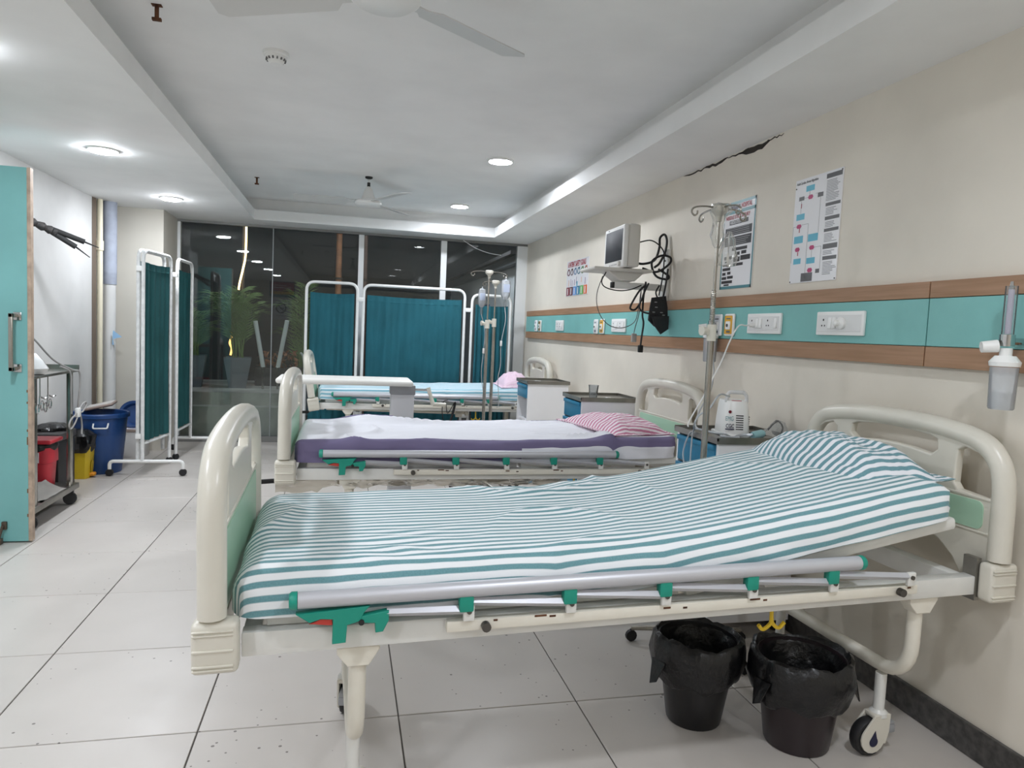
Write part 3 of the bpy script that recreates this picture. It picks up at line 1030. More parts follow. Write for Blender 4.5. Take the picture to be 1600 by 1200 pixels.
def caster(parent, x, y, az, top):
    q = MB()
    q.cyl((x, y, top), (x, y, 0.128), 0.0165, n=14)
    q.lathe([(0.018, 0.142), (0.026, 0.134), (0.027, 0.122), (0.02, 0.116)], (x, y, 0), 18)
    c = q.build('caster', ENAMEL, parent)
    B = tr(x, y, 0) @ rot('Z', az) @ Matrix.Scale(1.1, 4)
    q = MB()
    for s in (-1, 1):
        sh = [(0.0 + 0.046 * math.cos(a), 0.055 + 0.046 * math.sin(a)) for a in [PI * 0.05 + i * PI * 1.9 / 20 - PI * 0.5 for i in range(21)]]
        sh = [(0.03 + 0.040 * math.cos(i * PI / 8), 0.053 + 0.040 * math.sin(i * PI / 8)) for i in range(-7, 3)] + [(0.028, 0.118), (-0.024, 0.120), (-0.022, 0.07), (-0.012, 0.035)]
        q.mesh(plate(sh, th=0.006, bev=0.001), B @ tr(0, s * 0.019, 0) @ M_Y)
    q.box(-0.024, 0.03, -0.02, 0.02, 0.108, 0.121, 0.004, M=B)
    q.build('fork', ABS, c)
    MB().lathe([(0.03, -0.015), (0.049, -0.015), (0.053, -0.008), (0.053, 0.008), (0.049, 0.015), (0.03, 0.015)], n=26, M=B @ tr(0.03, 0, 0.053) @ rot('X', 90)).build('wheel', DARK, c)
    for s in (-1, 1):
        MB().mesh(plate([(0.03 + 0.014 * math.cos(i * PI / 8), 0.046 + 0.014 * math.sin(i * PI / 8)) for i in range(-10, 3)] + [(0.026, 0.078)], th=0.001), B @ tr(0, s * 0.0228, 0) @ M_Y).build('navy_drop', mat('navy badge', (22, 26, 60), 0.3), c, smooth=False)
    MB().box(-0.052, -0.027, -0.014, 0.014, 0.058, 0.082, 0.004, M=B).box(-0.05, -0.005, -0.013, 0.013, 0.08, 0.092, 0.004, M=B).build('brake_pedal', mat('grey brake', (150, 152, 155), 0.5), c)


LATCH = [(462, 948), (575, 942), (566, 952), (560, 966), (540, 971), (538, 999), (517, 1000), (518, 960), (500, 958), (483, 963)]
HOOK = [(561, 958), (605, 952), (605, 968), (596, 986), (584, 987), (583, 971), (560, 969)]
LEVER = [(482, 966), (500, 959), (516, 959), (518, 970), (512, 970), (492, 967)]


def lp(pts):
    return [(-0.889 + (px - 460) * 0.00139, 0.543 + (1000 - py) * 0.00139) for px, py in pts]


def side_rail(parent, sg):
    y = sg * 0.417
    q = MB()
    q.tube([(-0.882, y, 0.643), (0.562, y, 0.643)], 0.0185, 16, sx=1.0)
    top = q.build('side_rail', ALU, parent)
    for xx, d in ((-0.889, -1), (0.565, 1)):
        MB().lathe([(0.0195, -0.006), (0.0195, 0.006), (0.016, 0.011), (0.001, 0.012)], n=16, M=tr(xx, y, 0.643) @ rot('Y', 90 * d)).build('end_cap', TEAL_P, top)
    JX = [-0.512, -0.261, -0.011, 0.233, 0.477]
    for jx in JX:
        MB().box(jx - 0.017, jx + 0.017, y - 0.012, y + 0.012, 0.592, 0.632, 0.004).build('pivot_joint', TEAL_P, top)
    BX = [-0.505, -0.256, -0.006, 0.240, 0.485, 0.735]
    for bx in BX:
        o = MB().box(bx - 0.013, bx + 0.013, y - 0.006, y + 0.006, 0.568, 0.606, 0.003).build('pivot_bracket', ENAMEL, top)
    for bx in BX:
        MB().cyl((bx, y + sg * 0.006, 0.592), (bx, y + sg * 0.010, 0.592), 0.006, n=10).build('rail_bolt', BOLT, top)
    for bx in (-0.465, 0.70):
        MB().cyl((bx, y, 0.554), (bx, y + sg * 0.016, 0.554), 0.011, n=12).build('rail_bolt', BOLT, top)
    # folded posts, each a flat bar from one joint down to the next bracket
    ends = [(-0.692, 0.603)] + [(jx + 0.014, 0.614) for jx in JX]
    for (ax, az), bx in zip(ends, BX):
        MB().tube([(ax, y, az), (bx - 0.012, y, 0.595)], 0.0105, 4).build('folded_post', ALU, top, smooth=False)
    MB().box(-0.555, 0.765, sg * 0.403 - 0.011, sg * 0.403 + 0.011, 0.541, 0.567, 0.003).build('lower_bar', ENAMEL_CHIP, top)
    q = MB()
    for xx, zz, w in ((-0.44, 0.570, 0.01), (-0.33, 0.572, 0.03), (-0.30, 0.569, 0.016), (0.0, 0.566, 0.02), (0.05, 0.563, 0.012), (0.25, 0.570, 0.03), (0.28, 0.566, 0.012), (0.735, 0.568, 0.012), (0.72, 0.56, 0.008)):
        q.box(xx - w / 2, xx + w / 2, sg * 0.403 + sg * 0.0112 - 0.0004, sg * 0.403 + sg * 0.0112 + 0.0004, zz - 0.0095, zz - 0.0045, 0.0003, 1)
    q.build('rust_spots', RUST, top, smooth=False)['kind'] = 'stuff'
    MB().mesh(plate(lp(LATCH), th=0.022, bev=0.002), tr(0, y, 0) @ M_Y).build('rail_latch', TEAL_P, top)
    MB().mesh(plate(lp(HOOK), th=0.020, bev=0.002), tr(0, y, 0) @ M_Y).build('latch_hook', TEAL_P, top)
    MB().mesh(plate(lp(LEVER), th=0.012, bev=0.001), tr(0, y, 0) @ M_Y).build('latch_lever', RED_P, top)
    MB().cyl((-0.7475, y + sg * 0.010, 0.588), (-0.7475, y + sg * 0.0135, 0.588), 0.0065, n=12).build('latch_bolt', DARK, top)


def hraise(x, amt):
    s = 0.10
    t = x - 0.06
    return amt * (math.log(1 + math.exp(t / s)) * s)


def bed(label, cx, cy, amt, tilt=0.0, crank=False, rz=0.0, pitch=0.0):
    t = thing('hospital_bed', label, 'bed', (cx, cy, 0), rz, 'hospital beds')
    q = MB()
    for s in (-1, 1):
        q.box(-1.0, 1.0, s * 0.365 - 0.02, s * 0.365 + 0.02, 0.512, 0.566, 0.003)
    q.box(-1.0, -0.96, -0.345, 0.345, 0.500, 0.560, 0.003).box(0.96, 1.0, -0.345, 0.345, 0.500, 0.560, 0.003)
    for xx in (-0.76, -0.1, 0.45):
        q.box(xx - 0.015, xx + 0.015, -0.345, 0.345, 0.505, 0.545)
    q.build('bed_frame', ENAMEL, t)
    MB().box(-0.95, 0.06, -0.36, 0.36, 0.568, 0.594, 0.003).build('mattress_platform', ENAMEL, t)
    q = MB()
    a = math.degrees(math.atan(amt))
    q.box(0, 0.87, -0.365, 0.365, -0.036, 0.0, 0.01, M=tr(0.075, 0, 0.596) @ rot('Y', -a))
    q.build('backrest_panel', ENAMEL, t)
    fb = board(t, 'footboard', -1.055, False)
    hb = board(t, 'headboard', 1.045, True)
    for s in (-1, 1):
        bumper(t, -1.048, s)
        bumper(t, 1.048, s)
        MB().box(0.995, 1.012, s * 0.365 - 0.022, s * 0.365 + 0.022, 0.495, 0.62).build('corner_bracket', STEEL_D, t, smooth=False)
    side_rail(t, -1)
    side_rail(t, 1)
    for xx in (-0.758, 0.824):
        pts = arc_pts([(xx, -0.345, 0.505), (xx, -0.345, 0.252), (xx, 0.345, 0.252), (xx, 0.345, 0.505)], 0.12, 7)
        q = MB().tube(pts, 0.0205, 14)
        lg = q.build('leg_frame', ENAMEL_CHIP, t)
        for s in (-1, 1):
            MB().mesh(plate([(-0.048, 0.513), (0.048, 0.513), (0.048, 0.504), (0.024, 0.466), (-0.024, 0.466), (-0.048, 0.496)], th=0.046, bev=0.003), tr(xx, s * 0.352, 0) @ M_Y).build('gusset', ENAMEL_CHIP, lg)
    for xx, yy, az in ((-0.758, -0.25, 75), (-0.758, 0.25, 80), (0.822, -0.245, 182), (0.822, 0.245, 200)):
        caster(t, xx, yy, az, 0.255)
    # lifting gear under the head part
    q = MB().cyl((0.24, -0.03, 0.44), (0.30, -0.03, 0.44), 0.026, n=14).cyl((0.33, -0.04, 0.45), (0.36, -0.04, 0.45), 0.02, n=12)
    q.box(0.22, 0.36, -0.02, 0.02, 0.44, 0.50, 0.004)
    q.tube([(-0.95, 0.0, 0.47), (0.25, 0.0, 0.45)], 0.012, 8)
    q.build('lifting_gear', ENAMEL_CHIP, t)
    q = MB()
    q.tube(spline([(0.385, -0.30, 0.50), (0.385, -0.30, 0.462), (0.383, -0.30, 0.44), (0.36, -0.30, 0.425), (0.345, -0.30, 0.438)], 4), 0.0055, 8)
    q.tube(spline([(0.385, -0.30, 0.462), (0.39, -0.30, 0.44), (0.41, -0.30, 0.425), (0.428, -0.30, 0.44)], 4), 0.0055, 8)
    q.build('drain_hook', mat('yellow hook', (225, 190, 40), 0.4), t)
    if crank:
        ck_ = MB().tube([(-0.98, -0.06, 0.48), (-1.06, -0.06, 0.465), (-1.10, -0.10, 0.45)], 0.007, 8).build('crank_rod', CHROME, t)
        MB().cyl((-1.10, -0.10, 0.449), (-1.19, -0.12, 0.447), 0.012, n=12).build('crank_grip', BLACK, ck_)
    if pitch:      # head end stands a little higher; the legs stay plumb on the floor
        B = tr(-1.0, 0, 0) @ rot('Y', -pitch) @ tr(1.0, 0, 0)
        for c in t.children:
            if c.name.split('.')[0] == 'leg_frame':
                if sum(v.co.x for v in c.data.vertices) > 0:
                    c.matrix_local = tr(0, 0, 0.026)
            elif c.name.split('.')[0] != 'caster':
                c.matrix_local = B
    if tilt:
        B = tr(-1.03, 0, 0.56) @ rot('Y', tilt) @ tr(1.03, 0, -0.56)
        for o in [fb] + [c for c in t.children if c.name.startswith('corner_bumper')][:0]:
            o.matrix_local = B
        for c in t.children:
            if c.name.startswith('corner_bumper') and sum(v.co.x for v in c.data.vertices) < 0:
                c.matrix_local = B
    return t


BX_ = 0.795
bed('nearest white hospital bed with raised head end and teal latched side rail', BX_, 1.985, 0.165, rz=1.6, pitch=0.9)
bed('middle hospital bed under the purple edged white sheet', BX_, 3.757, 0.03, crank=True)
bed('farthest hospital bed in front of the teal curtain screen, footboard leaning outward', BX_, 6.63, 0.03, tilt=-9, crank=True)


# ------------------------------------------------------------------ mattresses and pillows
def mattress(name, label, loc, rz, amt, material, L=0.97, pitch=0.0, W=0.395, z0=0.596, z1=0.702, wr_amp=0.004, seed=0.0, r=0.035, drop=0.10, slack=0.0):
    NS, NT = 150, 84
    SL, TW = L + drop, W + drop
    bm = bmesh.new()
    uvl = bm.loops.layers.uv.new('UVMap')
    th = z1 - z0

    def fold(s, lim):
        a = abs(s)
        sg = 1 if s >= 0 else -1
        f0 = lim - r
        if a <= f0:
            return s, 0.0
        b = a - f0
        if b < r * PI / 2:
            an = b / r
            return sg * (f0 + r * math.sin(an)), r * (1 - math.cos(an))
        return sg * lim, r + (b - r * PI / 2)
    grid_ = []
    uvs = {}
    for i in range(NS + 1):
        u = -1 + 2 * i / NS
        u = math.copysign(abs(u) ** 0.92, u)
        s = u * SL
        row = []
        for j in range(NT + 1):
            v = -1 + 2 * j / NT
            tt = v * TW
            x, d1 = fold(s, L)
            y, d2 = fold(tt, W)
            # round the corners in plan
            rc = 0.07
            ax, ay = abs(x) - (L - rc), abs(y) - (W - rc)
            if ax > 0 and ay > 0:
                h_ = math.hypot(ax, ay)
                if h_ > rc:
                    x = math.copysign(L - rc + ax / h_ * rc, x)
                    y = math.copysign(W - rc + ay / h_ * rc, y)
            d = min(max(d1, d2) + 0.35 * min(d1, d2), th)
            topf = 1 - min(1, d / th)
            p = Vector((x * 1.6 + seed, y * 5, seed))
            wv = noise.noise(p) * 0.6 + noise.noise(Vector((x * 3 + y * 4 + seed, y * 13 - x * 5, 2.2))) * 0.5
            cr = max(0.0, noise.noise(Vector((x * 2.2 - y * 1.2 + seed, y * 3.5 + x, 7.7)))) ** 2
            fine = noise.noise(Vector((x * 9 + seed + y * 6, y * 26 + x * 4, 1.1)))
            rn = Vector((x * 2.1 + y * 1.5 + seed, y * 2.6 - x * 1.1, seed * 0.7))
            ridge = max(0.0, 1 - abs(noise.noise(rn)) * 3.2) ** 3 * max(0.0, 0.35 + noise.noise(Vector((x * 1.7 + seed, y * 2, 4.4))))
            z = z1 - d + hraise(x, amt) + wr_amp * (wv + 2.4 * fine * cr + 2.6 * ridge) * (0.45 + 0.55 * topf)
            out = wr_amp * 1.2 * noise.noise(Vector((x * 7, d * 14, seed + 5)))
            if d > r and abs(y) > W - 0.03:
                y += math.copysign(abs(out) + slack * (d / th) * (0.5 + noise.noise(Vector((x * 5, seed, 0.3)))), y)
            # gentle sag along the edges
            row.append(bm.verts.new((x, y, z)))
            uvs[row[-1]] = (s + wr_amp * 2 * wv, tt + wr_amp * (1.8 * wv + 3.2 * ridge) + 0.014 * noise.noise(Vector((x * 1.4, y * 2, seed + 9))))
        grid_.append(row)
    for i in range(NS):
        for j in range(NT):
            f = bm.faces.new((grid_[i][j], grid_[i + 1][j], grid_[i + 1][j + 1], grid_[i][j + 1]))
            for lo in f.loops:
                lo[uvl].uv = uvs[lo.vert]
    # close the underside
    ring = [grid_[i][0] for i in range(NS + 1)] + [grid_[NS][j] for j in range(1, NT + 1)] + [grid_[i][NT] for i in range(NS - 1, -1, -1)] + [grid_[0][j] for j in range(NT - 1, 0, -1)]
    cens = []
    for i in range(NS):
        try:
            f = bm.faces.new((grid_[i + 1][0], grid_[i][0], grid_[i][NT], grid_[i + 1][NT]))
            for lo in f.loops:
                lo[uvl].uv = uvs[lo.vert]
        except ValueError:
            pass
    me = bpy.data.meshes.new(name)
    bm.to_mesh(me)
    bm.free()
    o = link(name, me, material, None, True, 60)
    o.matrix_world = tr(*loc) @ rot('Z', rz) @ tr(-1.0, 0, 0) @ rot('Y', -pitch) @ tr(1.0, 0, 0)
    tag(o, label, 'mattress', 'sheeted mattresses')
    return o


TEALS = (97, 141, 148)
SH1 = stripe_mat('teal and white striped sheet', TEALS, (232, 235, 238), 0.031, 0.46)
SH3 = stripe_mat('light teal striped sheet', (120, 178, 196), (226, 236, 242), 0.0325, 0.46)
SH2 = band_mat('white sheet over purple cover', (228, 229, 236), (112, 104, 138), 0.345)
mattress('mattress', 'mattress on the nearest bed in a teal and white striped sheet', (BX_ - 0.055, 1.985, 0.0), 1.6, 0.165, SH1, pitch=0.9, wr_amp=0.0085, seed=3.1, drop=0.12, r=0.075)
mattress('mattress', 'mattress on the middle bed in a white sheet with purple edges', (BX_ - 0.045, 3.757, 0.0), 0, 0.03, SH2, wr_amp=0.014, seed=11.7)
mattress('mattress', 'mattress on the farthest bed in a pale teal striped sheet', (BX_ - 0.045, 6.63, 0.0), 0, 0.03, SH3, wr_amp=0.007, seed=23.2)


def pillow(label, corners, thick, material, seed, hem=0.03, uvrot=0.0, sx=1.0, dents=()):
    """soft pillow spanned by four bottom corners (near-foot, near-head, far-head, far-foot)"""
    A, B, C, D = [Vector(c) for c in corners]
    N = 56
    bm = bmesh.new()
    uvl = bm.loops.layers.uv.new('UVMap')
    cen = (A + B + C + D) / 4
    Lu = (B - A).length
    Lv = (D - A).length
    tops, bots, uvs = [], [], {}
    for i in range(N + 1):
        u = -1 + 2 * i / N
        rt_, rb = [], []
        for j in range(N + 1):
            v = -1 + 2 * j / N
            # edges bow inward between the corners
            uu = u * (1 - 0.05 * (1 - v * v))
            vv = v * (1 - 0.04 * (1 - u * u))
            a, b = (uu + 1) / 2, (vv + 1) / 2
            p = A * (1 - a) * (1 - b) + B * a * (1 - b) + C * a * b + D * (1 - a) * b
            hu, hv = 1 - hem / Lu * 2, 1 - hem / Lv * 2
            cu_, cv_ = min(1, abs(u) / hu), min(1, abs(v) / hv)
            prof = max(0, (1 - cu_ ** 2.6)) ** 0.55 * max(0, (1 - cv_ ** 2.6)) ** 0.55
            wv = noise.noise(Vector((u * 2.3 + seed, v * 2.3, 0))) * 0.40 + noise.noise(Vector((u * 5 + v * 2 + seed, v * 4, 3))) * 0.24 + noise.noise(Vector((u * 11 + seed, v * 8, 1))) * 0.08
            edge = 0.006 * noise.noise(Vector((u * 9 + seed, v * 9, 6))) * (1 - prof)
            h_ = thick * prof * (1 + wv * 0.55)
            for du, dv, dr_, dd in dents:
                e2 = ((u - du) ** 2 + (v - dv) ** 2) / dr_ ** 2
                h_ *= 1 - dd * math.exp(-e2)
            up = Vector((0, 0, 1))
            pt = bm.verts.new(p + up * (0.008 + h_ + abs(edge)))
            pb = bm.verts.new(p + up * (0.002 + 0.0 * prof)) if 0 < i < N and 0 < j < N else pt
            rt_.append(pt)
            rb.append(pb)
        acc = [0.0]
        for j in range(N):
            acc.append(acc[-1] + (rt_[j + 1].co - rt_[j].co).length)
        mid = acc[N // 2]
        cs, sn = math.cos(uvrot), math.sin(uvrot)
        for j in range(N + 1):
            q_ = (u * Lu / 2, acc[j] - mid)
            uvs[rt_[j]] = (q_[0] * cs - q_[1] * sn, q_[0] * sn + q_[1] * cs)
            uvs[rb[j]] = uvs[rt_[j]]
        tops.append(rt_)
        bots.append(rb)
    for G2, flip in ((tops, False), (bots, True)):
        for i in range(N):
            for j in range(N):
                vs_ = [G2[i][j], G2[i + 1][j], G2[i + 1][j + 1], G2[i][j + 1]]
                if flip:
                    vs_ = vs_[::-1]
                try:
                    f = bm.faces.new(vs_)
                except ValueError:
                    continue
                for lo in f.loops:
                    lo[uvl].uv = uvs[lo.vert]
    me = bpy.data.meshes.new('pillow')
    bm.to_mesh(me)
    bm.free()
    o = link('pillow', me, material, None, True, 70)
    tag(o, label, 'pillow', 'striped pillows')
    return o


PS1 = stripe_mat('teal pillow stripe', (97, 139, 148), (230, 231, 236), 0.030, 0.5, wob=0.006)
PS2 = stripe_mat('pink pillow stripe', (182, 110, 140), (236, 226, 232), 0.03, 0.5, wob=0.004)
PS3 = stripe_mat('pale pink pillow stripe', (216, 184, 204), (228, 208, 220), 0.03, 0.5, wob=0.004)
pillow('teal striped pillow on the raised head of the nearest bed',
       [(1.425, 1.735, 0.792), (1.745, 1.675, 0.865), (1.745, 2.36, 0.852), (1.45, 2.41, 0.803)], 0.115, PS1, 4.2, uvrot=0.12, dents=((-0.55, -0.35, 0.35, 0.3), (-0.9, -0.5, 0.28, 0.6), (0.3, 0.1, 0.4, 0.12)))
pillow('pink striped pillow on the middle bed', [(1.37, 3.40, 0.722), (1.74, 3.45, 0.727), (1.70, 4.02, 0.727), (1.25, 4.08, 0.722)], 0.072, PS2, 9.4, uvrot=0.05)
pillow('pale pink pillow on the farthest bed', [(1.40, 6.30, 0.722), (1.76, 6.30, 0.727), (1.76, 6.95, 0.727), (1.44, 6.90, 0.722)], 0.115, PS3, 14.0)

# dusty film wrapped under the side frame of the middle bed
q = MB()
fv = []
for i in range(61):
    u = i / 60
    x = -0.30 + 1.42 * u
    dd = 0.03 + 0.035 * max(0, noise.noise(Vector((u * 9, 3, 1)))) + 0.02 * noise.noise(Vector((u * 23, 1, 1))) + (0.03 if u < 0.14 else 0)
    row = []
    for j in range(7):
        v = j / 6
        row.append(q.bm.verts.new((x, 3.757 - 0.37 + 0.05 * math.sin(PI * v) * noise.noise(Vector((u * 14, v * 2, 5))), 0.511 - dd * v)))
    fv.append(row)
for i in range(60):
    for j in range(6):
        q.bm.faces.new((fv[i][j], fv[i + 1][j], fv[i + 1][j + 1], fv[i][j + 1]))
o = q.build('plastic_film', clear_mat('dusty clear film', (206, 200, 188), 0.15, 0.45, 1.45), ang=80)
tag(o, 'dusty clear plastic film sagging under the frame of the middle bed', 'film')

# ------------------------------------------------------------------ overbed table
t = thing('overbed_table', 'white overbed table standing behind the footboard of the middle bed', 'table', (0.0, 4.72, 0))
MB().box(-0.415, 0.435, -0.17, 0.19, 0.862, 0.898, 0.016, 3).build('tabletop', mat('white melamine', (238, 237, 232), 0.4), t)
MB().box(0.300, 0.452, -0.06, 0.05, 0.06, 0.845, 0.006).build('column', mat('pale grey column', (206, 207, 212), 0.4), t)
MB().box(0.295, 0.458, -0.065, 0.055, 0.80, 0.862, 0.004).build('collar', mat('grey collar', (160, 162, 166), 0.4, 0.3), t)
cr = MB().cyl((0.45, -0.03, 0.833), (0.545, -0.03, 0.833), 0.008, n=10).build('crank_shaft', CHROME, t)
MB().tube([(0.545, -0.03, 0.848), (0.56, -0.04, 0.80), (0.58, -0.05, 0.735)], [0.014, 0.013, 0.015], 10).build('crank_arm', ABS, cr)
MB().cyl((0.58, -0.05, 0.74), (0.665, -0.055, 0.738), 0.0135, n=12).build('crank_grip', ABS, cr)
MB().box(-0.35, 0.45, -0.13, -0.08, 0.03, 0.07, 0.006).box(-0.35, 0.45, 0.1, 0.15, 0.03, 0.07, 0.006).box(0.40, 0.46, -0.13, 0.15, 0.03, 0.07, 0.006).build('base_frame', ENAMEL, t)
for xx, yy in ((-0.33, -0.105), (-0.33, 0.125), (0.43, -0.105), (0.43, 0.125)):
    MB().lathe([(0.012, -0.01), (0.024, -0.01), (0.025, 0), (0.024, 0.01), (0.012, 0.01)], n=14, M=tr(xx, yy, 0.025) @ rot('X', 90)).build('wheel', DARK, t)


# ------------------------------------------------------------------ bedside cabinets
def cabinet(label, x0, x1, y0, y1, open_front=False):
    cx, cy = (x0 + x1) / 2, (y0 + y1) / 2
    t = thing('bedside_cabinet', label, 'cabinet', (cx, cy, 0), 0, 'bedside cabinets')
    a, b = (x1 - x0) / 2, (y1 - y0) / 2
    q = MB()
    q.box(-a + 0.012, a - 0.01, -b + 0.01, -b + 0.028, 0.06, 0.822).box(-a + 0.012, a - 0.01, b - 0.028, b - 0.01, 0.06, 0.822)
    q.box(a - 0.028, a - 0.01, -b + 0.028, b - 0.028, 0.06, 0.822).box(-a + 0.02, a - 0.028, -b + 0.028, b - 0.028, 0.06, 0.10)
    q.box(-a + 0.03, a - 0.028, -b + 0.028, b - 0.028, 0.50, 0.515)
    q.build('carcass', CABW, t, smooth=False)
    q = MB()
    q.box(-a, a, -b, b, 0.822, 0.834)
    q.box(-a, a, -b, -b + 0.006, 0.834, 0.85).box(-a, a, b - 0.006, b, 0.834, 0.85).box(a - 0.006, a, -b, b, 0.834, 0.85).box(-a, -a + 0.006, -b, b, 0.834, 0.846)
    q.build('steel_top', STEEL_D, t, smooth=False)
    fx = -a + 0.006
    if not open_front:
        d = MB().box(fx, fx + 0.016, -b + 0.03, b - 0.03, 0.70, 0.812, 0.003).build('drawer', BLUE_D, t)
        MB().box(fx - 0.008, fx, -b + 0.03, b - 0.03, 0.79, 0.812, 0.003).build('finger_grip', BLUE_D, d)
        d = MB().box(fx, fx + 0.016, -b + 0.03, b - 0.03, 0.12, 0.69, 0.003).build('door', BLUE_D, t)
        MB().box(fx - 0.008, fx, -b + 0.03, b - 0.03, 0.668, 0.69, 0.003).build('finger_grip', BLUE_D, d)
    else:
        d = MB().box(fx, fx + 0.016, -b + 0.03, b - 0.03, 0.70, 0.812, 0.003).build('drawer', BLUE_D, t)
        MB().box(fx - 0.008, fx, -b + 0.03, b - 0.03, 0.79, 0.812, 0.003).build('finger_grip', BLUE_D, d)
    for sx, sy in ((-1, -1), (-1, 1), (1, -1), (1, 1)):
        MB().lathe([(0.01, -0.01), (0.024, -0.01), (0.025, 0), (0.024, 0.01), (0.01, 0.01)], n=12, M=tr(sx * (a - 0.05), sy * (b - 0.05), 0.025) @ rot('X', 90))\
            .cyl((sx * (a - 0.05), sy * (b - 0.05), 0.03), (sx * (a - 0.05), sy * (b - 0.05), 0.062), 0.008, n=8).build('castor', DARK, t)
    return t


cabinet('bedside cabinet with blue drawers carrying the nebuliser', 1.492, 1.898, 2.585, 2.975)
cabinet('bedside cabinet with blue drawers behind the pink pillow, plastic cup on top', 1.465, 1.875, 4.235, 4.625)
cabinet('white sided bedside cabinet beside the farthest bed', 1.465, 1.835, 5.60, 5.98, True)
t = thing('plastic_cup', 'clear plastic cup on the middle cabinet', 'cup', (1.58, 4.33, 0.835))
MB().lathe([(0.024, 0.001), (0.025, 0.0), (0.033, 0.085), (0.034, 0.087), (0.031, 0.087), (0.023, 0.004)], n=20, cap=False).build('cup_wall', CLEAR, t)
MB().lathe([(0.0335, 0.083), (0.0355, 0.0855), (0.0335, 0.088)], n=20, cap=False).build('lip', CLEAR, t)
for x, y, lb in ((1.52, 4.29, 'folded paper slip beside the plastic cup, left of it'), (1.70, 4.36, 'folded paper slip beside the plastic cup, right of it')):
    o = MB().box(-0.03, 0.03, -0.012, 0.012, 0, 0.004, 0.001, 1, M=rot('Z', 20)).box(-0.022, 0.01, -0.010, 0.012, 0.004, 0.009, 0.001, 1, M=rot('Z', 30)).build('paper_slip', PAPER, loc=(x, y, 0.8342))
    tag(o, lb, 'paper')
o = MB().box(-0.05, 0.05, -0.03, 0.03, 0, 0.003, 0.001, 1, M=rot('Z', 15)).box(-0.03, 0.02, -0.02, 0.02, 0.003, 0.008, 0.001, 1, M=rot('Z', -10)).build('paper_slip', PAPER, loc=(1.60, 5.75, 0.8342))
tag(o, 'crumpled paper slip on the farthest cabinet', 'paper')
# pink cloth on the farthest bed by the headboard
q = MB()
q.lathe([(0.001, 0), (0.05, 0.004), (0.06, 0.03), (0.04, 0.055), (0.001, 0.06)], n=18, wob=0.5, seed=2)
o = q.build('crumpled_cloth', PS3, loc=(1.66, 6.22, 0.855))
bpy.data.objects.remove(o)

# ------------------------------------------------------------------ nebuliser with mask and tubes
t = thing('nebuliser', 'white nebuliser with carry handle and vent slots on the near cabinet', 'nebuliser', (1.668, 2.78, 0.835), -14)
body = MB()
secs = [(0.0, 0.074, 0.098), (0.012, 0.078, 0.102), (0.08, 0.074, 0.094), (0.15, 0.068, 0.084), (0.168, 0.062, 0.076)]
rings = []
for z, a, b in secs:
    ring = []
    for i in range(28):
        an = 2 * PI * i / 28
        c_, s_ = math.cos(an), math.sin(an)
        ring.append(body.bm.verts.new((a * math.copysign(abs(c_) ** 0.55, c_), b * math.copysign(abs(s_) ** 0.55, s_), z)))
    rings.append(ring)
NEBS = Matrix.Diagonal((0.80, 0.9, 0.92, 1))
for A, B in zip(rings, rings[1:]):
    for j in range(28):
        body.bm.faces.new((A[j], A[(j + 1) % 28], B[(j + 1) % 28], B[j]))
body.bm.faces.new(rings[0][::-1])
body.bm.faces.new(rings[-1])
body.build('body', SOCK, t)
MB().box(-0.082, 0.08, -0.106, 0.104, 0.0, 0.014, 0.006).build('base', SOCK, t)
MB().tube(arc_pts([(-0.055, -0.05, 0.16), (-0.05, -0.05, 0.208), (0.05, -0.05, 0.208), (0.055, -0.05, 0.16)], 0.03, 6), 0.0095, 10).build('handle', clear_mat('milky plastic', (235, 235, 235), 0.15, 0.75, 1.4), t)
q = MB()
for i in range(7):
    q.box(-0.012, 0.028, -0.1015, -0.09, 0.036 + i * 0.0105, 0.0405 + i * 0.0105, M=tr(0, 0.002 + i * 0.0012, 0))
q.build('vent_slot', HOLE, t, smooth=False)
q = MB()
for i in range(6):
    q.box(0.050, 0.0695, -0.070, -0.035, 0.04 + i * 0.0105, 0.0445 + i * 0.0105)
q.build('vent_slot', HOLE, t, smooth=False)
MB().cyl((-0.045, -0.094, 0.118), (-0.045, -0.087, 0.118), 0.0075, n=16).build('red_button', mat('dark red lens', (110, 20, 35), 0.2), t)
MB().cyl((-0.03, -0.06, 0.168), (0.02, -0.07, 0.168), 0.003, n=8).build('red_line', INK_R, t)
lettering('EMG', 0.03, INK_T, t, (-0.072, -0.1035, 0.078), (1, 0, 0), (0, 0.10, 1), sx=0.75)
lettering('CGC', 0.026, INK_N, t, (-0.068, -0.1055, 0.045), (1, 0, 0), (0, 0.05, 1), bold=0.0006, sx=0.8)
q = MB().box(-0.07, -0.022, -0.107, -0.104, 0.036, 0.041)
q.build('sticker_line', INK_N, t, smooth=False)

for ch_ in t.children:
    ch_.matrix_basis = NEBS @ ch_.matrix_basis

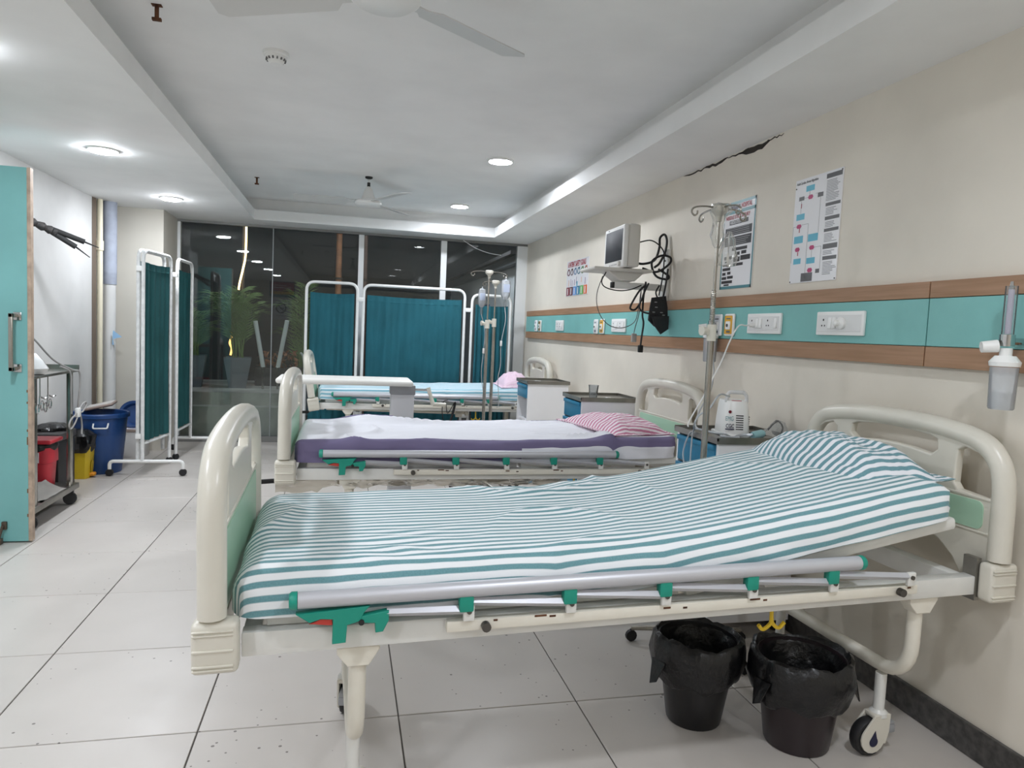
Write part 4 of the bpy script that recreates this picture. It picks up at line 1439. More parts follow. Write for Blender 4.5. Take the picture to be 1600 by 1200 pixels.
t = thing('nebuliser_mask', 'clear nebuliser mask with blue cup lying on the near cabinet', 'mask', (1.71, 2.64, 0.837), 10)
MB().lathe([(0.014, 0.0), (0.016, 0.03), (0.028, 0.05), (0.04, 0.085), (0.036, 0.10)], n=18, wob=0.12, M=tr(0.03, 0, 0.026) @ rot('Y', 80)).build('mask_cup', CLEAR, t)
MB().lathe([(0.016, -0.03), (0.018, -0.02), (0.018, 0.02), (0.013, 0.03)], n=16, M=tr(0.0, 0, 0.02) @ rot('Y', 80)).build('medicine_cup', mat('pale teal plastic', (150, 195, 200), 0.3), t)
MB().tube(spline([(-0.03, 0, 0.02), (-0.07, 0.02, 0.016), (-0.12, 0.0, 0.012)], 4), 0.006, 8).build('tube_stub', TUBE_C, t)
o = MB().tube(spline([(1.735, 2.76, 0.845), (1.75, 2.72, 0.852), (1.775, 2.69, 0.86), (1.80, 2.67, 0.90), (1.815, 2.655, 0.912), (1.83, 2.645, 0.885), (1.815, 2.64, 0.845), (1.835, 2.62, 0.842), (1.85, 2.615, 0.86), (1.865, 2.61, 0.845), (1.88, 2.60, 0.853)], 5), 0.0035, 6).build('power_cord', BLACK)
tag(o, 'thin black cord curling on the near cabinet beside the mask', 'cord')
o = MB().tube(spline([(1.845, 2.988, 1.326), (1.825, 2.98, 1.322), (1.785, 2.975, 1.318), (1.73, 2.95, 1.245), (1.68, 2.925, 1.151), (1.615, 2.90, 1.05), (1.582, 2.90, 0.98), (1.545, 2.915, 0.90), (1.52, 2.90, 0.862), (1.50, 2.86, 0.858)], 6), 0.0035, 6).build('power_cord', SOCK)
tag(o, 'white power cord running from the wall socket down past the nebuliser', 'cord')
for i, (pts, lb) in enumerate((
        ([(1.60, 2.70, 1.01), (1.53, 2.66, 1.02), (1.47, 2.63, 0.965), (1.425, 2.63, 0.935), (1.41, 2.64, 0.894), (1.455, 2.72, 0.862), (1.475, 2.80, 0.83), (1.468, 2.83, 0.75), (1.47, 2.81, 0.68)], 'clear oxygen tube looping from the nebuliser handle over the cabinet front'),
        ([(1.60, 2.67, 0.842), (1.56, 2.65, 0.856), (1.51, 2.66, 0.862), (1.47, 2.70, 0.868), (1.465, 2.745, 0.855), (1.468, 2.76, 0.78), (1.47, 2.765, 0.70), (1.468, 2.77, 0.62)], 'clear oxygen tube hanging lowest over the cabinet front'),
        ([(1.845, 3.30, 1.16), (1.80, 3.2, 1.08), (1.70, 3.05, 0.99), (1.60, 2.95, 0.92), (1.53, 2.84, 0.856), (1.56, 2.68, 0.850), (1.53, 2.63, 0.850), (1.60, 2.60, 0.85)], 'clear tube from the small flowmeter bottle to the cabinet top'))):
    o = MB().tube(spline(pts, 6), 0.0038, 7).build('oxygen_tube', TUBE_C)
    tag(o, lb, 'tube')


# ------------------------------------------------------------------ drip stands
def iv_pole(label, x, y, top, clampz, az=0, r=0.0125, hooks=4, arm=0.115):
    t = thing('drip_stand', label, 'drip stand', (x, y, 0), 0, 'drip stands')
    for i in range(5):
        a = math.radians(az + 72 * i)
        L_ = 0.24
        lg = MB().tube([(0.02 * math.cos(a), 0.02 * math.sin(a), 0.09), (0.1 * math.cos(a), 0.1 * math.sin(a), 0.075), (L_ * math.cos(a), L_ * math.sin(a), 0.055)], [0.014, 0.012, 0.010], 8).build('base_leg', STEEL, t)
        MB().lathe([(0.008, -0.008), (0.023, -0.008), (0.024, 0), (0.023, 0.008), (0.008, 0.008)], n=12, M=tr(L_ * math.cos(a), L_ * math.sin(a), 0.024) @ rot('X', 90))\
            .cyl((L_ * math.cos(a), L_ * math.sin(a), 0.02), (L_ * math.cos(a), L_ * math.sin(a), 0.05), 0.007, n=8).build('castor', DARK, lg)
    MB().lathe([(0.03, 0.07), (0.03, 0.10), (0.016, 0.13)], n=16).build('hub', STEEL, t)
    MB().cyl((0, 0, 0.08), (0, 0, clampz - 0.02), r, n=16).build('lower_tube', STEEL, t)
    MB().cyl((0, 0, clampz - 0.02), (0, 0, top), r * 0.52, n=12).build('upper_rod', STEEL, t)
    c = MB().cyl((0, 0, clampz - 0.032), (0, 0, clampz + 0.032), r * 1.45, n=18).box(-0.04, 0, -0.008, 0.008, clampz - 0.01, clampz + 0.016, 0.003).build('height_clamp', ABS, t)
    MB().cyl((-0.032, -0.01, clampz + 0.006), (-0.05, -0.013, clampz + 0.006), 0.015, 0.019, 12).build('clamp_knob', ABS, c)
    MB().lathe([(0.010, top - 0.05), (0.012, top - 0.03), (0.03, top - 0.012), (0.032, top + 0.006), (0.02, top + 0.012)], n=18).build('hook_head', ABS, t)
    for i in range(hooks):
        a = math.radians(az + 180 + 360 / hooks * i)
        ca, sa = math.cos(a), math.sin(a)
        pr = [(0.0, top), (arm * 0.5, top + 0.002), (arm * 0.86, top - 0.003), (arm + 0.006, top - 0.012), (arm + 0.010, top - 0.026), (arm - 0.002, top - 0.037), (arm - 0.014, top - 0.030), (arm - 0.014, top - 0.018)]
        MB().tube(spline([(d * ca, d * sa, z) for d, z in pr], 4), 0.0036, 7).build('hook_arm', STEEL, t)
    return t


p1 = iv_pole('nearest stainless drip stand beside the nebuliser cabinet, plastic bag on top', 1.385, 2.50, 1.752, 1.275, 8)
q = MB()
hel = []
for i in range(150):
    a = i * 0.75
    hel.append((0.0085 * math.cos(a), 0.0085 * math.sin(a), 1.315 + i * 0.00085))
q.tube(hel, 0.0018, 5)
q.build('spring', STEEL, p1)
iv_pole('taller far drip stand with the drip bag on its right hook', 1.045, 5.28, 1.69, 1.295, 5, hooks=2, arm=0.13)
iv_pole('shorter far drip stand standing just right of the taller one', 1.135, 5.46, 1.63, 1.31, 0, hooks=2, arm=0.09)
# crumpled clear plastic bag over the near stand
q = MB()
prof = [(0.008, 1.60), (0.017, 1.615), (0.024, 1.65), (0.018, 1.69), (0.022, 1.715), (0.034, 1.74), (0.03, 1.768), (0.001, 1.772)]
q.lathe(prof, n=30, wob=0.8, seed=4.4, cap=False)
q.lathe([(0.006, 1.53), (0.022, 1.535), (0.034, 1.565), (0.03, 1.60), (0.022, 1.635), (0.006, 1.665)], (0.038, -0.02, 0), 26, wob=0.8, seed=8.1, cap=False)
o = q.build('plastic_bag', clear_mat('crumpled clear film', (246, 246, 244), 0.12, 0.16, 1.28), loc=(1.385, 2.50, 0))
tag(o, 'crumpled clear plastic bag wrapped over the top of the nearest drip stand', 'bag')


def drip(x, y, z, label, h=0.16, wdt=0.045, tube_pts=()):
    t = thing('drip_bottle', label, 'drip bottle', (x, y, z))
    MB().lathe([(0.004, 0.0), (0.006, -0.012), (wdt * 0.55, -0.02), (wdt * 0.6, -0.05), (wdt * 0.6, -h + 0.025), (wdt * 0.4, -h), (0.008, -h - 0.01)], n=18).build('bottle', CLEARB, t)
    MB().box(-wdt * 0.4, wdt * 0.4, -wdt * 0.62, -wdt * 0.57, -h + 0.045, -0.05).build('print_label', mat('blue drip print', (176, 186, 206), 0.5), t, smooth=False)
    MB().lathe([(0.006, -h - 0.01), (0.010, -h - 0.02), (0.010, -h - 0.06), (0.004, -h - 0.07)], n=12).build('drip_chamber', CLEAR, t)
    if tube_pts:
        MB().tube(spline(tube_pts, 6), 0.0028, 6).build('line', TUBE_C, t)
        MB().box(-0.008, 0.008, -0.006, 0.006, -0.02, 0.022, 0.003, M=tr(*tube_pts[2])).build('roller_clamp', SOCK, t)


drip(1.178, 5.285, 1.652, 'drip bottle hanging from the right hook of the taller far stand', 0.155, 0.06,
     [(0, 0, -0.22), (0.004, -0.02, -0.33), (-0.02, -0.01, -0.50), (-0.015, 0, -0.66), (-0.03, 0.0, -0.78), (-0.01, 0.02, -0.95), (-0.02, 0.03, -1.0)])
drip(1.03, 5.46, 1.585, 'drip bottle hanging behind the taller far pole', 0.15, 0.05,
     [(0, 0, -0.21), (0.035, 0.0, -0.35), (0.03, 0, -0.50), (0.02, 0.0, -0.68), (0.05, 0.01, -0.85), (0.09, 0.02, -0.93), (0.10, 0.02, -0.96)])


# ------------------------------------------------------------------ curtain screens
def cloth(parent, p0, p1, z0, z1, material, folds=6, amp=0.012, seed=0.0, hem=0.05):
    P0, P1 = Vector(p0), Vector(p1)
    d = (P1 - P0)
    nrm = Vector((-d.y, d.x, 0)).normalized()
    NX, NZ = 60, 20
    bm = bmesh.new()
    g = []
    for i in range(NX + 1):
        u = i / NX
        row = []
        for j in range(NZ + 1):
            v = j / NZ
            tight = 0.45 + 0.55 * math.sin(PI * min(1, v * 1.0)) if v > 0.5 else 1.0
            w = amp * tight * (math.sin(u * folds * 2 * PI + seed + 0.6 * math.sin(v * 3 + seed)) * 0.6 + 1.1 * noise.noise(Vector((u * folds * 1.3 + seed, v * 1.2, seed))))
            z = z0 + (z1 - z0) * v - 0.010 * math.sin(PI * u) * (v ** 2) + (0.012 * noise.noise(Vector((u * 5 + seed, 0, 0))) if v == 0 else 0)
            p = P0 + d * u + nrm * w
            row.append(bm.verts.new((p.x, p.y, z)))
        g.append(row)
    for i in range(NX):
        for j in range(NZ):
            bm.faces.new((g[i][j], g[i + 1][j], g[i + 1][j + 1], g[i][j + 1]))
    bmesh.ops.solidify(bm, geom=bm.faces[:], thickness=0.002)
    me = bpy.data.meshes.new('curtain')
    bm.to_mesh(me)
    bm.free()
    c = link('curtain', me, material, parent, True, 80)
    # stitched top hem as a slightly thicker band
    q = MB()
    L_ = d.length
    for s in (1,):
        k = 30
        pts = [(P0 + d * (i / k) + nrm * (amp * 0.5 * math.sin(i / k * folds * 2 * PI + seed) - 0.001)).to_tuple()[:2] + (z1 - hem - 0.010 * math.sin(PI * i / k),) for i in range(k + 1)]
        q.tube(pts, 0.0022, 5)
    q.build('hem', material, c)
    return c


def panel_frame(parent, p0, p1, z0, z1, material, r=0.0135, rad=0.09, brackets=True):
    P0, P1 = Vector(p0), Vector(p1)
    pts = arc_pts([(P0.x, P0.y, z0), (P0.x, P0.y, z1), (P1.x, P1.y, z1), (P1.x, P1.y, z0)], rad, 6)
    f = MB().tube(pts, r, 12).build('panel_frame', material, parent)
    q = MB()
    for zz in (z0 + 0.13,):
        q.tube([(P0.x, P0.y, zz), (P1.x, P1.y, zz)], r * 0.7, 8)
    q.build('lower_rail', material, f)
    return f


def hinge(parent, p, z):
    MB().box(p[0] - 0.028, p[0] + 0.028, p[1] - 0.016, p[1] + 0.016, z - 0.02, z + 0.02, 0.003).build('hinge_clip', SOCK, parent)


def castor_foot(parent, c, half, az, material, zt=0.1):
    a = math.radians(az)
    dx, dy = math.cos(a), math.sin(a)
    pts = [(c[0] - dx * half, c[1] - dy * half, 0.05), (c[0] - dx * half, c[1] - dy * half, zt), (c[0] + dx * half, c[1] + dy * half, zt), (c[0] + dx * half, c[1] + dy * half, 0.05)]
    f = MB().tube(arc_pts(pts, 0.07, 6), 0.0135, 10).build('foot_arch', material, parent)
    for s in (-1, 1):
        MB().lathe([(0.01, -0.016), (0.026, -0.016), (0.028, -0.008), (0.028, 0.008), (0.026, 0.016), (0.01, 0.016)], n=16,
                   M=tr(c[0] + s * dx * half, c[1] + s * dy * half, 0.028) @ rot('Z', az) @ rot('X', 90)).build('castor', DARK, f)


t = thing('curtain_screen', 'folded white tube screen with deep green curtains by the left wall', 'screen', (0, 0, 0))
A0, A1 = (-1.512, 5.92), (-1.435, 6.44)
B0, B1 = (-1.418, 6.60), (-1.400, 7.10)
C0, C1 = (-1.552, 5.945), (-1.490, 6.46)
for (a, b, zt_, s_) in ((A0, A1, 1.74, 0.4), (B0, B1, 1.74, 2.2), (C0, C1, 1.745, 4.0)):
    panel_frame(t, a, b, 0.12, zt_, TAPEW, 0.0145, 0.075)
    cloth(t, (a[0] + 0.004, a[1] + 0.03, 0), (b[0] - 0.002, b[1] - 0.025, 0), 0.27, zt_ - 0.085, CURTAIN2, 5, 0.012, s_)
hinge(t, (-1.532, 5.925), 1.60)
hinge(t, (-1.532, 5.925), 0.31)
hinge(t, (-1.426, 6.52), 1.60)
castor_foot(t, (-1.48, 5.92), 0.262, 0, FRAMEW, 0.115)
castor_foot(t, (-1.33, 7.10), 0.22, 0, FRAMEW, 0.115)
for p in (A1, B0):
    MB().cyl((p[0], p[1], 0.13), (p[0], p[1], 0.05), 0.0135, n=10).build('post_end', FRAMEW, t)
    MB().lathe([(0.01, -0.014), (0.026, -0.014), (0.028, 0), (0.026, 0.014), (0.01, 0.014)], n=14, M=tr(p[0], p[1], 0.028) @ rot('Z', 60) @ rot('X', 90)).build('castor', DARK, t)

t = thing('curtain_screen', 'white tube screen with three teal curtain panels behind the farthest bed', 'screen', (0, 0, 0))
YS = 7.22
for a, b, zt_, s_ in (((-0.385, YS + 0.05), (0.105, YS), 1.652, 0.3), ((0.165, YS), (1.185, YS), 1.648, 1.9), ((1.262, YS), (1.70, YS + 0.12), 1.612, 3.3)):
    panel_frame(t, a, b, 0.12, zt_, FRAMEW, 0.0145, 0.085)
    n_ = 7 if b[0] - a[0] < 0.6 else 13
    cloth(t, (a[0] + 0.035, a[1], 0), (b[0] - 0.03, b[1], 0), 0.27, zt_ - 0.10, CURTAIN, n_, 0.013, s_)
hinge(t, (0.135, YS), 1.50)
hinge(t, (1.224, YS), 1.45)
hinge(t, (0.135, YS), 0.35)
hinge(t, (1.224, YS), 0.35)
castor_foot(t, (-0.385, YS + 0.0), 0.2, 90, FRAMEW, 0.12)
castor_foot(t, (0.135, YS + 0.0), 0.2, 90, FRAMEW, 0.12)
castor_foot(t, (1.224, YS + 0.0), 0.2, 90, FRAMEW, 0.12)
castor_foot(t, (1.70, YS + 0.02), 0.2, 90, FRAMEW, 0.12)

# ------------------------------------------------------------------ patient monitor on its wall bracket
t = thing('monitor_bracket', 'white wall bracket with shelf carrying the patient monitor', 'bracket', (1.90, 4.05, 1.62))
MB().box(-0.50, -0.13, -0.12, 0.15, 0.012, 0.03, 0.006).build('shelf', MON, t)
MB().mesh(plate([(-0.40, 0.015), (-0.16, 0.015), (-0.22, -0.04), (-0.32, -0.04)], th=0.14, bev=0.01), M_Y).build('swivel_base', MON, t)
MB().box(-0.33, 0.0, -0.02, 0.02, -0.085, -0.045, 0.003).build('arm', ENAMEL, t)
MB().box(-0.345, -0.328, -0.018, 0.018, -0.083, -0.047, 0.002).build('arm_cap', BLACK, t)
MB().box(-0.005, 0.0155, -0.045, 0.045, -0.19, 0.17, 0.003).build('wall_plate', ENAMEL, t)
q = MB()
for z in (-0.16, -0.12, 0.10, 0.14):
    q.cyl((-0.005, -0.012, z), (-0.008, -0.012, z), 0.006, n=8)
q.build('plate_screw', BOLT, t)
t = thing('patient_monitor', 'white boxy patient monitor with a dark switched off screen', 'monitor', (1.555, 3.90, 1.651), -2)
MB().box(0.0, 0.03, -0.02, 0.325, 0, 0.248, 0.008, 3).build('front_bezel', mat('monitor front', (228, 227, 224), 0.4), t)
MB().box(0.028, 0.105, -0.015, 0.31, 0.004, 0.252, 0.014, 3).box(0.05, 0.085, 0.02, 0.16, 0.25, 0.258, 0.003).build('shell', MON, t)
MB().box(-0.002, 0.002, 0.004, 0.30, 0.042, 0.226, 0.003).build('screen', SCREEN, t)
q = MB()
for i in range(5):
    q.box(-0.003, 0.001, 0.09 + i * 0.028, 0.105 + i * 0.028, 0.018, 0.027, 0.001, 1)
q.build('button', mat('grey button', (190, 190, 190), 0.5), t)
MB().cyl((0.0, 0.03, 0.022), (-0.014, 0.03, 0.022), 0.016, 0.014).build('rotary_knob', MON, t)
MB().box(-0.0012, 0.001, 0.24, 0.262, 0.233, 0.238).build('brand_plate', INK_G, t, smooth=False)
cbl = [
    ([(1.655, 3.93, 1.80), (1.75, 3.93, 1.82), (1.83, 3.94, 1.77), (1.845, 3.95, 1.69), (1.84, 3.95, 1.60), (1.82, 3.94, 1.50)], 0.004, 'black cable arching from the monitor side down to the cuff'),
    ([(1.655, 4.0, 1.70), (1.74, 4.02, 1.69), (1.82, 4.03, 1.72), (1.86, 4.06, 1.80), (1.865, 4.07, 1.86), (1.885, 4.05, 1.88), (1.893, 4.03, 1.84), (1.88, 4.02, 1.77), (1.84, 4.0, 1.70), (1.80, 3.98, 1.67)], 0.0075, 'thick black cable with the tallest loop right of the monitor'),
    ([(1.72, 3.98, 1.66), (1.80, 3.95, 1.64), (1.87, 3.93, 1.69), (1.88, 3.94, 1.73), (1.83, 3.96, 1.74), (1.78, 3.98, 1.70), (1.80, 3.96, 1.62), (1.86, 3.94, 1.60), (1.875, 3.94, 1.62), (1.82, 3.97, 1.66)], 0.007, 'thick black cable coiled on the bracket end'),
    ([(1.74, 3.96, 1.56), (1.70, 3.96, 1.52), (1.66, 3.96, 1.45), (1.65, 3.96, 1.415), (1.68, 3.96, 1.41), (1.71, 3.96, 1.45), (1.735, 3.96, 1.52), (1.74, 3.96, 1.57)], 0.006, 'black cable loop hanging left below the bracket arm'),
    ([(1.75, 3.94, 1.57), (1.72, 3.94, 1.50), (1.70, 3.94, 1.43), (1.72, 3.94, 1.40), (1.76, 3.93, 1.39), (1.79, 3.92, 1.385)], 0.0055, 'black cable swinging from the bracket to the cuff'),
    ([(1.745, 3.97, 1.58), (1.735, 3.97, 1.48), (1.735, 3.97, 1.38), (1.745, 3.97, 1.33), (1.738, 3.97, 1.25), (1.733, 3.97, 1.19)], 0.006, 'thick black cable hanging straight down with a plug at its end'),
    ([(1.50, 4.0, 1.625), (1.475, 4.0, 1.57), (1.50, 4.0, 1.535), (1.58, 4.0, 1.52), (1.66, 4.0, 1.53), (1.73, 4.0, 1.56)], 0.0035, 'thin black cable drooping under the shelf'),
    ([(1.48, 4.0, 1.60), (1.45, 4.0, 1.50), (1.455, 4.0, 1.42), (1.49, 4.0, 1.35), (1.55, 4.0, 1.305), (1.63, 4.0, 1.30), (1.70, 4.0, 1.34), (1.715, 3.99, 1.42), (1.72, 3.98, 1.52)], 0.0025, 'thin grey cable in a wide loop reaching over the wall panel'),
    ([(1.725, 3.985, 1.55), (1.72, 3.985, 1.40), (1.70, 3.99, 1.30), (1.695, 3.99, 1.265)], 0.0025, 'thin grey sensor wire ending in a small clip'),
    ([(1.86, 3.92, 1.66), (1.85, 3.92, 1.56), (1.835, 3.915, 1.48)], 0.006, 'short black hose feeding the cuff'),
]
for pts, r_, lb in cbl:
    o = MB().tube(spline(pts, 6), r_, 7).build('monitor_cable', BLACK if r_ > 0.003 else mat('grey wire', (90, 88, 86), 0.5))
    tag(o, lb, 'cable', 'cables below the monitor')
    if 'plug' in lb:
        MB().box(1.72, 1.748, 3.958, 3.982, 1.155, 1.20, 0.004).build('plug_end', BLACK, o)
    if 'clip' in lb:
        MB().box(1.68, 1.712, 3.98, 4.0, 1.215, 1.268, 0.005).build('finger_clip', mat('grey clip', (165, 162, 158), 0.4), o)
# folded cuff
t = thing('pressure_cuff', 'folded black blood pressure cuff hanging below the monitor', 'cuff', (1.815, 3.93, 1.37), 0)
q = MB()
q.mesh(plate([(-0.045, 0.115), (0.045, 0.13), (0.06, 0.06), (0.065, -0.01), (0.055, -0.06), (-0.02, -0.055), (-0.06, -0.02), (-0.055, 0.05)], th=0.014, bev=0.004), M_Y)
q.mesh(plate([(-0.05, 0.0), (0.06, 0.01), (0.052, -0.07), (0.0, -0.105), (-0.04, -0.05)], th=0.010, bev=0.003), tr(0, -0.03, 0.0) @ rot('X', -14) @ M_Y)
q.build('cuff_cloth', mat('black nylon', (26, 26, 29), 0.6, bump=0.3, bscale=200), t)
q = MB()
for u, v in ((-0.02, 0.09), (-0.015, 0.06), (0.02, 0.03), (0.035, 0.015), (-0.03, 0.03), (0.03, -0.01)):
    q.box(u - 0.008, u + 0.008, -0.0085, -0.007, v - 0.003, v + 0.002)
q.build('printed_marks', mat('grey cuff print', (150, 150, 150), 0.6), t, smooth=False)
MB().tube(spline([(-0.01, 0.0, 0.12), (-0.02, 0, 0.15), (0.0, 0, 0.19)], 4), 0.005, 7).build('cuff_hose', BLACK, t)
# straps on the farthest bed
o = MB().tube(spline([(0.90, 6.19, 0.62), (0.86, 6.185, 0.60), (0.85, 6.185, 0.52), (0.865, 6.185, 0.42), (0.87, 6.185, 0.36)], 5), 0.011, 4, sx=0.35).tube(spline([(0.88, 6.185, 0.60), (0.90, 6.18, 0.50), (0.96, 6.18, 0.60), (0.94, 6.18, 0.48), (0.90, 6.18, 0.36)], 5), 0.011, 4, sx=0.35)\
    .build('fastening_strap', BLACK)
tag(o, 'black strap hanging over the side rail of the farthest bed', 'strap')


# ------------------------------------------------------------------ bins under the nearest bed
def lined_bin(label, x, y, rb, rtp, hgt, seed, body_mat):
    t = thing('waste_bin', label, 'bin', (x, y, 0), 0, 'lined bins under the nearest bed')
    MB().lathe([(rb * 0.96, 0.0), (rb, 0.006), (rtp, hgt), (rtp - 0.006, hgt), (rb - 0.006, 0.012), (0.001, 0.012)], n=30).build('bin_body', body_mat, t)
    q = MB()
    prof = [(rb * 0.8, 0.03), (rtp - 0.012, hgt - 0.02), (rtp + 0.004, hgt + 0.014), (rtp + 0.014, hgt + 0.006), (rtp + 0.020, hgt - 0.03), (rtp + 0.022, hgt - 0.07), (rtp + 0.010, hgt - 0.118), (rtp + 0.004, hgt - 0.125)]
    n = 54
    rings = []
    for k, (r_, z) in enumerate(prof):
        ring = []
        for j in range(n):
            a = 2 * PI * j / n
            w = noise.noise(Vector((math.cos(a) * 2.5 + seed, math.sin(a) * 2.5, z * 9))) + 0.6 * noise.noise(Vector((math.cos(a) * 7 + seed, math.sin(a) * 7, z * 16)))
            rr = r_ * (1 + (0.05 if k > 2 else 0.03) * w)
            zz = z + 0.016 * w * (1 if k > 1 else 0) + (0.03 * noise.noise(Vector((math.cos(a) * 1.6 + seed, math.sin(a) * 1.6, 5))) if k > 5 else 0)
            ring.append(q.bm.verts.new((rr * math.cos(a), rr * math.sin(a), zz)))
        rings.append(ring)
    for A, B in zip(rings, rings[1:]):
        for j in range(n):
            q.bm.faces.new((A[j], A[(j + 1) % n], B[(j + 1) % n], B[j]))
    q.bm.faces.new(rings[0][::-1])
    lin_ = q.build('bin_liner', BAG, t, ang=50)
    for s_, an in ((-1, 190), (1, -20)):
        q = MB()
        a = math.radians(an)
        c = Vector((math.cos(a), math.sin(a), 0)) * (rtp + 0.022)
        d = Vector((-math.sin(a), math.cos(a), 0))
        q.mesh(plate([(-0.03, 0), (0.035, 0.006), (0.02, -0.06), (-0.005, -0.075)], th=0.004),
               Matrix.Translation(c + Vector((0, 0, hgt - 0.06))) @ Matrix(((d.x, 0, c.normalized().x, 0), (d.y, 0, c.normalized().y, 0), (0, 1, 0, 0), (0, 0, 0, 1))) @ rot('X', -18))
        q.build('liner_flap', BAG, lin_)


lined_bin('left black lined bin standing under the nearest bed', 1.150, 2.035, 0.088, 0.130, 0.275, 1.3, BINBLK)
lined_bin('right black lined bin under the nearest bed, closest to the wheel', 1.413, 1.86, 0.098, 0.135, 0.28, 6.7, mat('dark brown bin plastic', (40, 30, 34), 0.35))

# ------------------------------------------------------------------ left side: trolley, bins, pipes
t = thing('steel_trolley', 'stainless dressing trolley half hidden behind the teal door', 'trolley', (-1.87, 4.74, 0))
MB().box(-0.19, 0.19, -0.36, 0.36, 0.862, 0.878, 0.003).box(-0.19, 0.19, 0.35, 0.36, 0.878, 0.905).box(-0.19, -0.18, -0.36, 0.36, 0.878, 0.91).build('top', STEEL, t)
MB().box(-0.19, 0.19, -0.36, 0.36, 0.098, 0.132, 0.003).build('lower_shelf', STEEL_D, t)
for sx, sy in ((1, 1), (1, -1), (-1, 1), (-1, -1)):
    lg = MB().box(sx * 0.165 - 0.013, sx * 0.165 + 0.013, sy * 0.27 - 0.02, sy * 0.27 + 0.02, 0.13, 0.863, 0.003).build('leg', STEEL, t)
    MB().lathe([(0.012, -0.018), (0.037, -0.018), (0.04, -0.008), (0.04, 0.008), (0.037, 0.018), (0.012, 0.018)], n=18, M=tr(sx * 0.155, sy * 0.30, 0.040) @ rot('Z', 20) @ rot('X', 90))\
        .box(sx * 0.155 - 0.02, sx * 0.155 + 0.02, sy * 0.30 - 0.012, sy * 0.30 + 0.012, 0.06, 0.099).build('castor', DARK, lg)
# things on the trolley
q = MB().lathe([(0.001, 0), (0.07, 0.003), (0.085, 0.035), (0.065, 0.08), (0.035, 0.12), (0.001, 0.13)], n=26, wob=0.35, seed=3)
o = q.build('plastic_bag', clear_mat('milky carrier film', (236, 236, 236), 0.2, 0.8, 1.4), loc=(-1.76, 4.56, 0.879))
tag(o, 'crumpled white carrier bag on the trolley top', 'bag')
t = thing('tissue_box', 'pale blue box on the trolley top beside the door edge', 'box', (-1.80, 4.42, 0.879), 8)
MB().box(-0.06, 0.075, -0.04, 0.04, 0.0, 0.07, 0.006).build('box_body', mat('white carton', (225, 230, 236), 0.5), t)
MB().box(-0.062, 0.077, -0.042, 0.042, 0.066, 0.082, 0.006).build('box_lid', mat('pale blue carton', (165, 200, 228), 0.5), t)
for i, (x, y, lb) in enumerate(((-1.672, 4.58, 'steel scissors hanging under the trolley top, farther from the door'), (-1.672, 4.47, 'steel scissors hanging under the trolley top, next to the door edge'))):
    t = thing('scissors', lb, 'scissors', (x, y, 0.70))
    MB().cyl((0, 0, 0.05), (0, 0, 0.165), 0.003, n=6).build('hanging_wire', STEEL, t)
    MB().tube([(0, 0, 0.06), (0.006, -0.02, 0.02), (0.008, -0.035, 0.0)], 0.005, 6).tube([(0, 0.0, 0.06), (0.012, 0.03, 0.045), (0.02, 0.055, 0.052)], 0.0045, 6).build('blade', CHROME, t)
    for s in (-1, 1):
        MB().tube([(s * 0.002, s * 0.026 + 0.02 * math.cos(a * PI / 7), -0.01 + 0.026 * math.sin(a * PI / 7) + (0.016 if s > 0 else 0)) for a in range(14)], 0.0042, 6, closed=True).build('finger_ring', CHROME, t)
q = MB()
bmv = []
for i in range(15):
    row = []
    for j in range(15):
        u, v = i / 14, j / 14
        z = 0.03 + 0.045 * math.sin(PI * u) * math.sin(PI * v) * (1 + 0.9 * noise.noise(Vector((u * 4, v * 4, 2)))) + 0.025 * noise.noise(Vector((u * 7, v * 7, 1)))
        row.append(q.bm.verts.new((-0.13 + 0.27 * u + 0.02 * noise.noise(Vector((v * 5, u * 2, 9))), -0.20 + 0.40 * v + 0.03 * noise.noise(Vector((u * 5, v * 2, 4))), max(0.003, z * min(1, 5 * u * (1 - u)) * min(1, 5 * v * (1 - v))))))
    bmv.append(row)
for i in range(14):
    for j in range(14):
        q.bm.faces.new((bmv[i][j], bmv[i + 1][j], bmv[i + 1][j + 1], bmv[i][j + 1]))
bmesh.ops.solidify(q.bm, geom=q.bm.faces[:], thickness=0.004)
o = q.build('cloth_bundle', mat('grey cotton', (196, 192, 186), 0.9), loc=(-1.83, 4.74, 0.134), ang=80)
tag(o, 'rumpled grey cloth on the lower trolley shelf', 'cloth')
o = MB().box(-0.06, 0.06, -0.05, 0.05, 0, 0.055, 0.006).box(-0.064, 0.064, -0.054, 0.054, 0.048, 0.058, 0.003).build('plastic_tub', mat('frosted tub', (205, 205, 202), 0.4), loc=(-1.775, 4.46, 0.1325))
tag(o, 'frosted plastic tub on the lower trolley shelf by the door', 'tub')
o = MB().tube(spline([(-1.80, 4.62, 1.30), (-1.79, 4.64, 1.12), (-1.765, 4.68, 1.06), (-1.72, 4.80, 0.95), (-1.668, 4.94, 0.885), (-1.655, 5.02, 0.868), (-1.652, 5.03, 0.80), (-1.655, 5.02, 0.72), (-1.66, 5.02, 0.64), (-1.655, 5.06, 0.60), (-1.65, 5.12, 0.63), (-1.65, 5.13, 0.66), (-1.655, 5.08, 0.65), (-1.66, 4.99, 0.60), (-1.66, 4.90, 0.575), (-1.66, 4.865, 0.54), (-1.66, 4.89, 0.515), (-1.66, 4.96, 0.54), (-1.655, 5.03, 0.60), (-1.652, 5.06, 0.52), (-1.65, 5.05, 0.46)], 6), 0.0055, 7)\
    .tube(spline([(-1.70, 4.84, 0.91), (-1.665, 4.90, 0.87), (-1.66, 4.90, 0.75), (-1.66, 4.905, 0.61)], 6), 0.0055, 7).build('power_cord', mat('grey flex', (150, 148, 146), 0.5))
tag(o, 'grey flex looped and tied on the trolley leg', 'cord')
MB().box(-1.672, -1.645, 4.99, 5.03, 0.575, 0.635, 0.006).build('tie', SOCK, o)
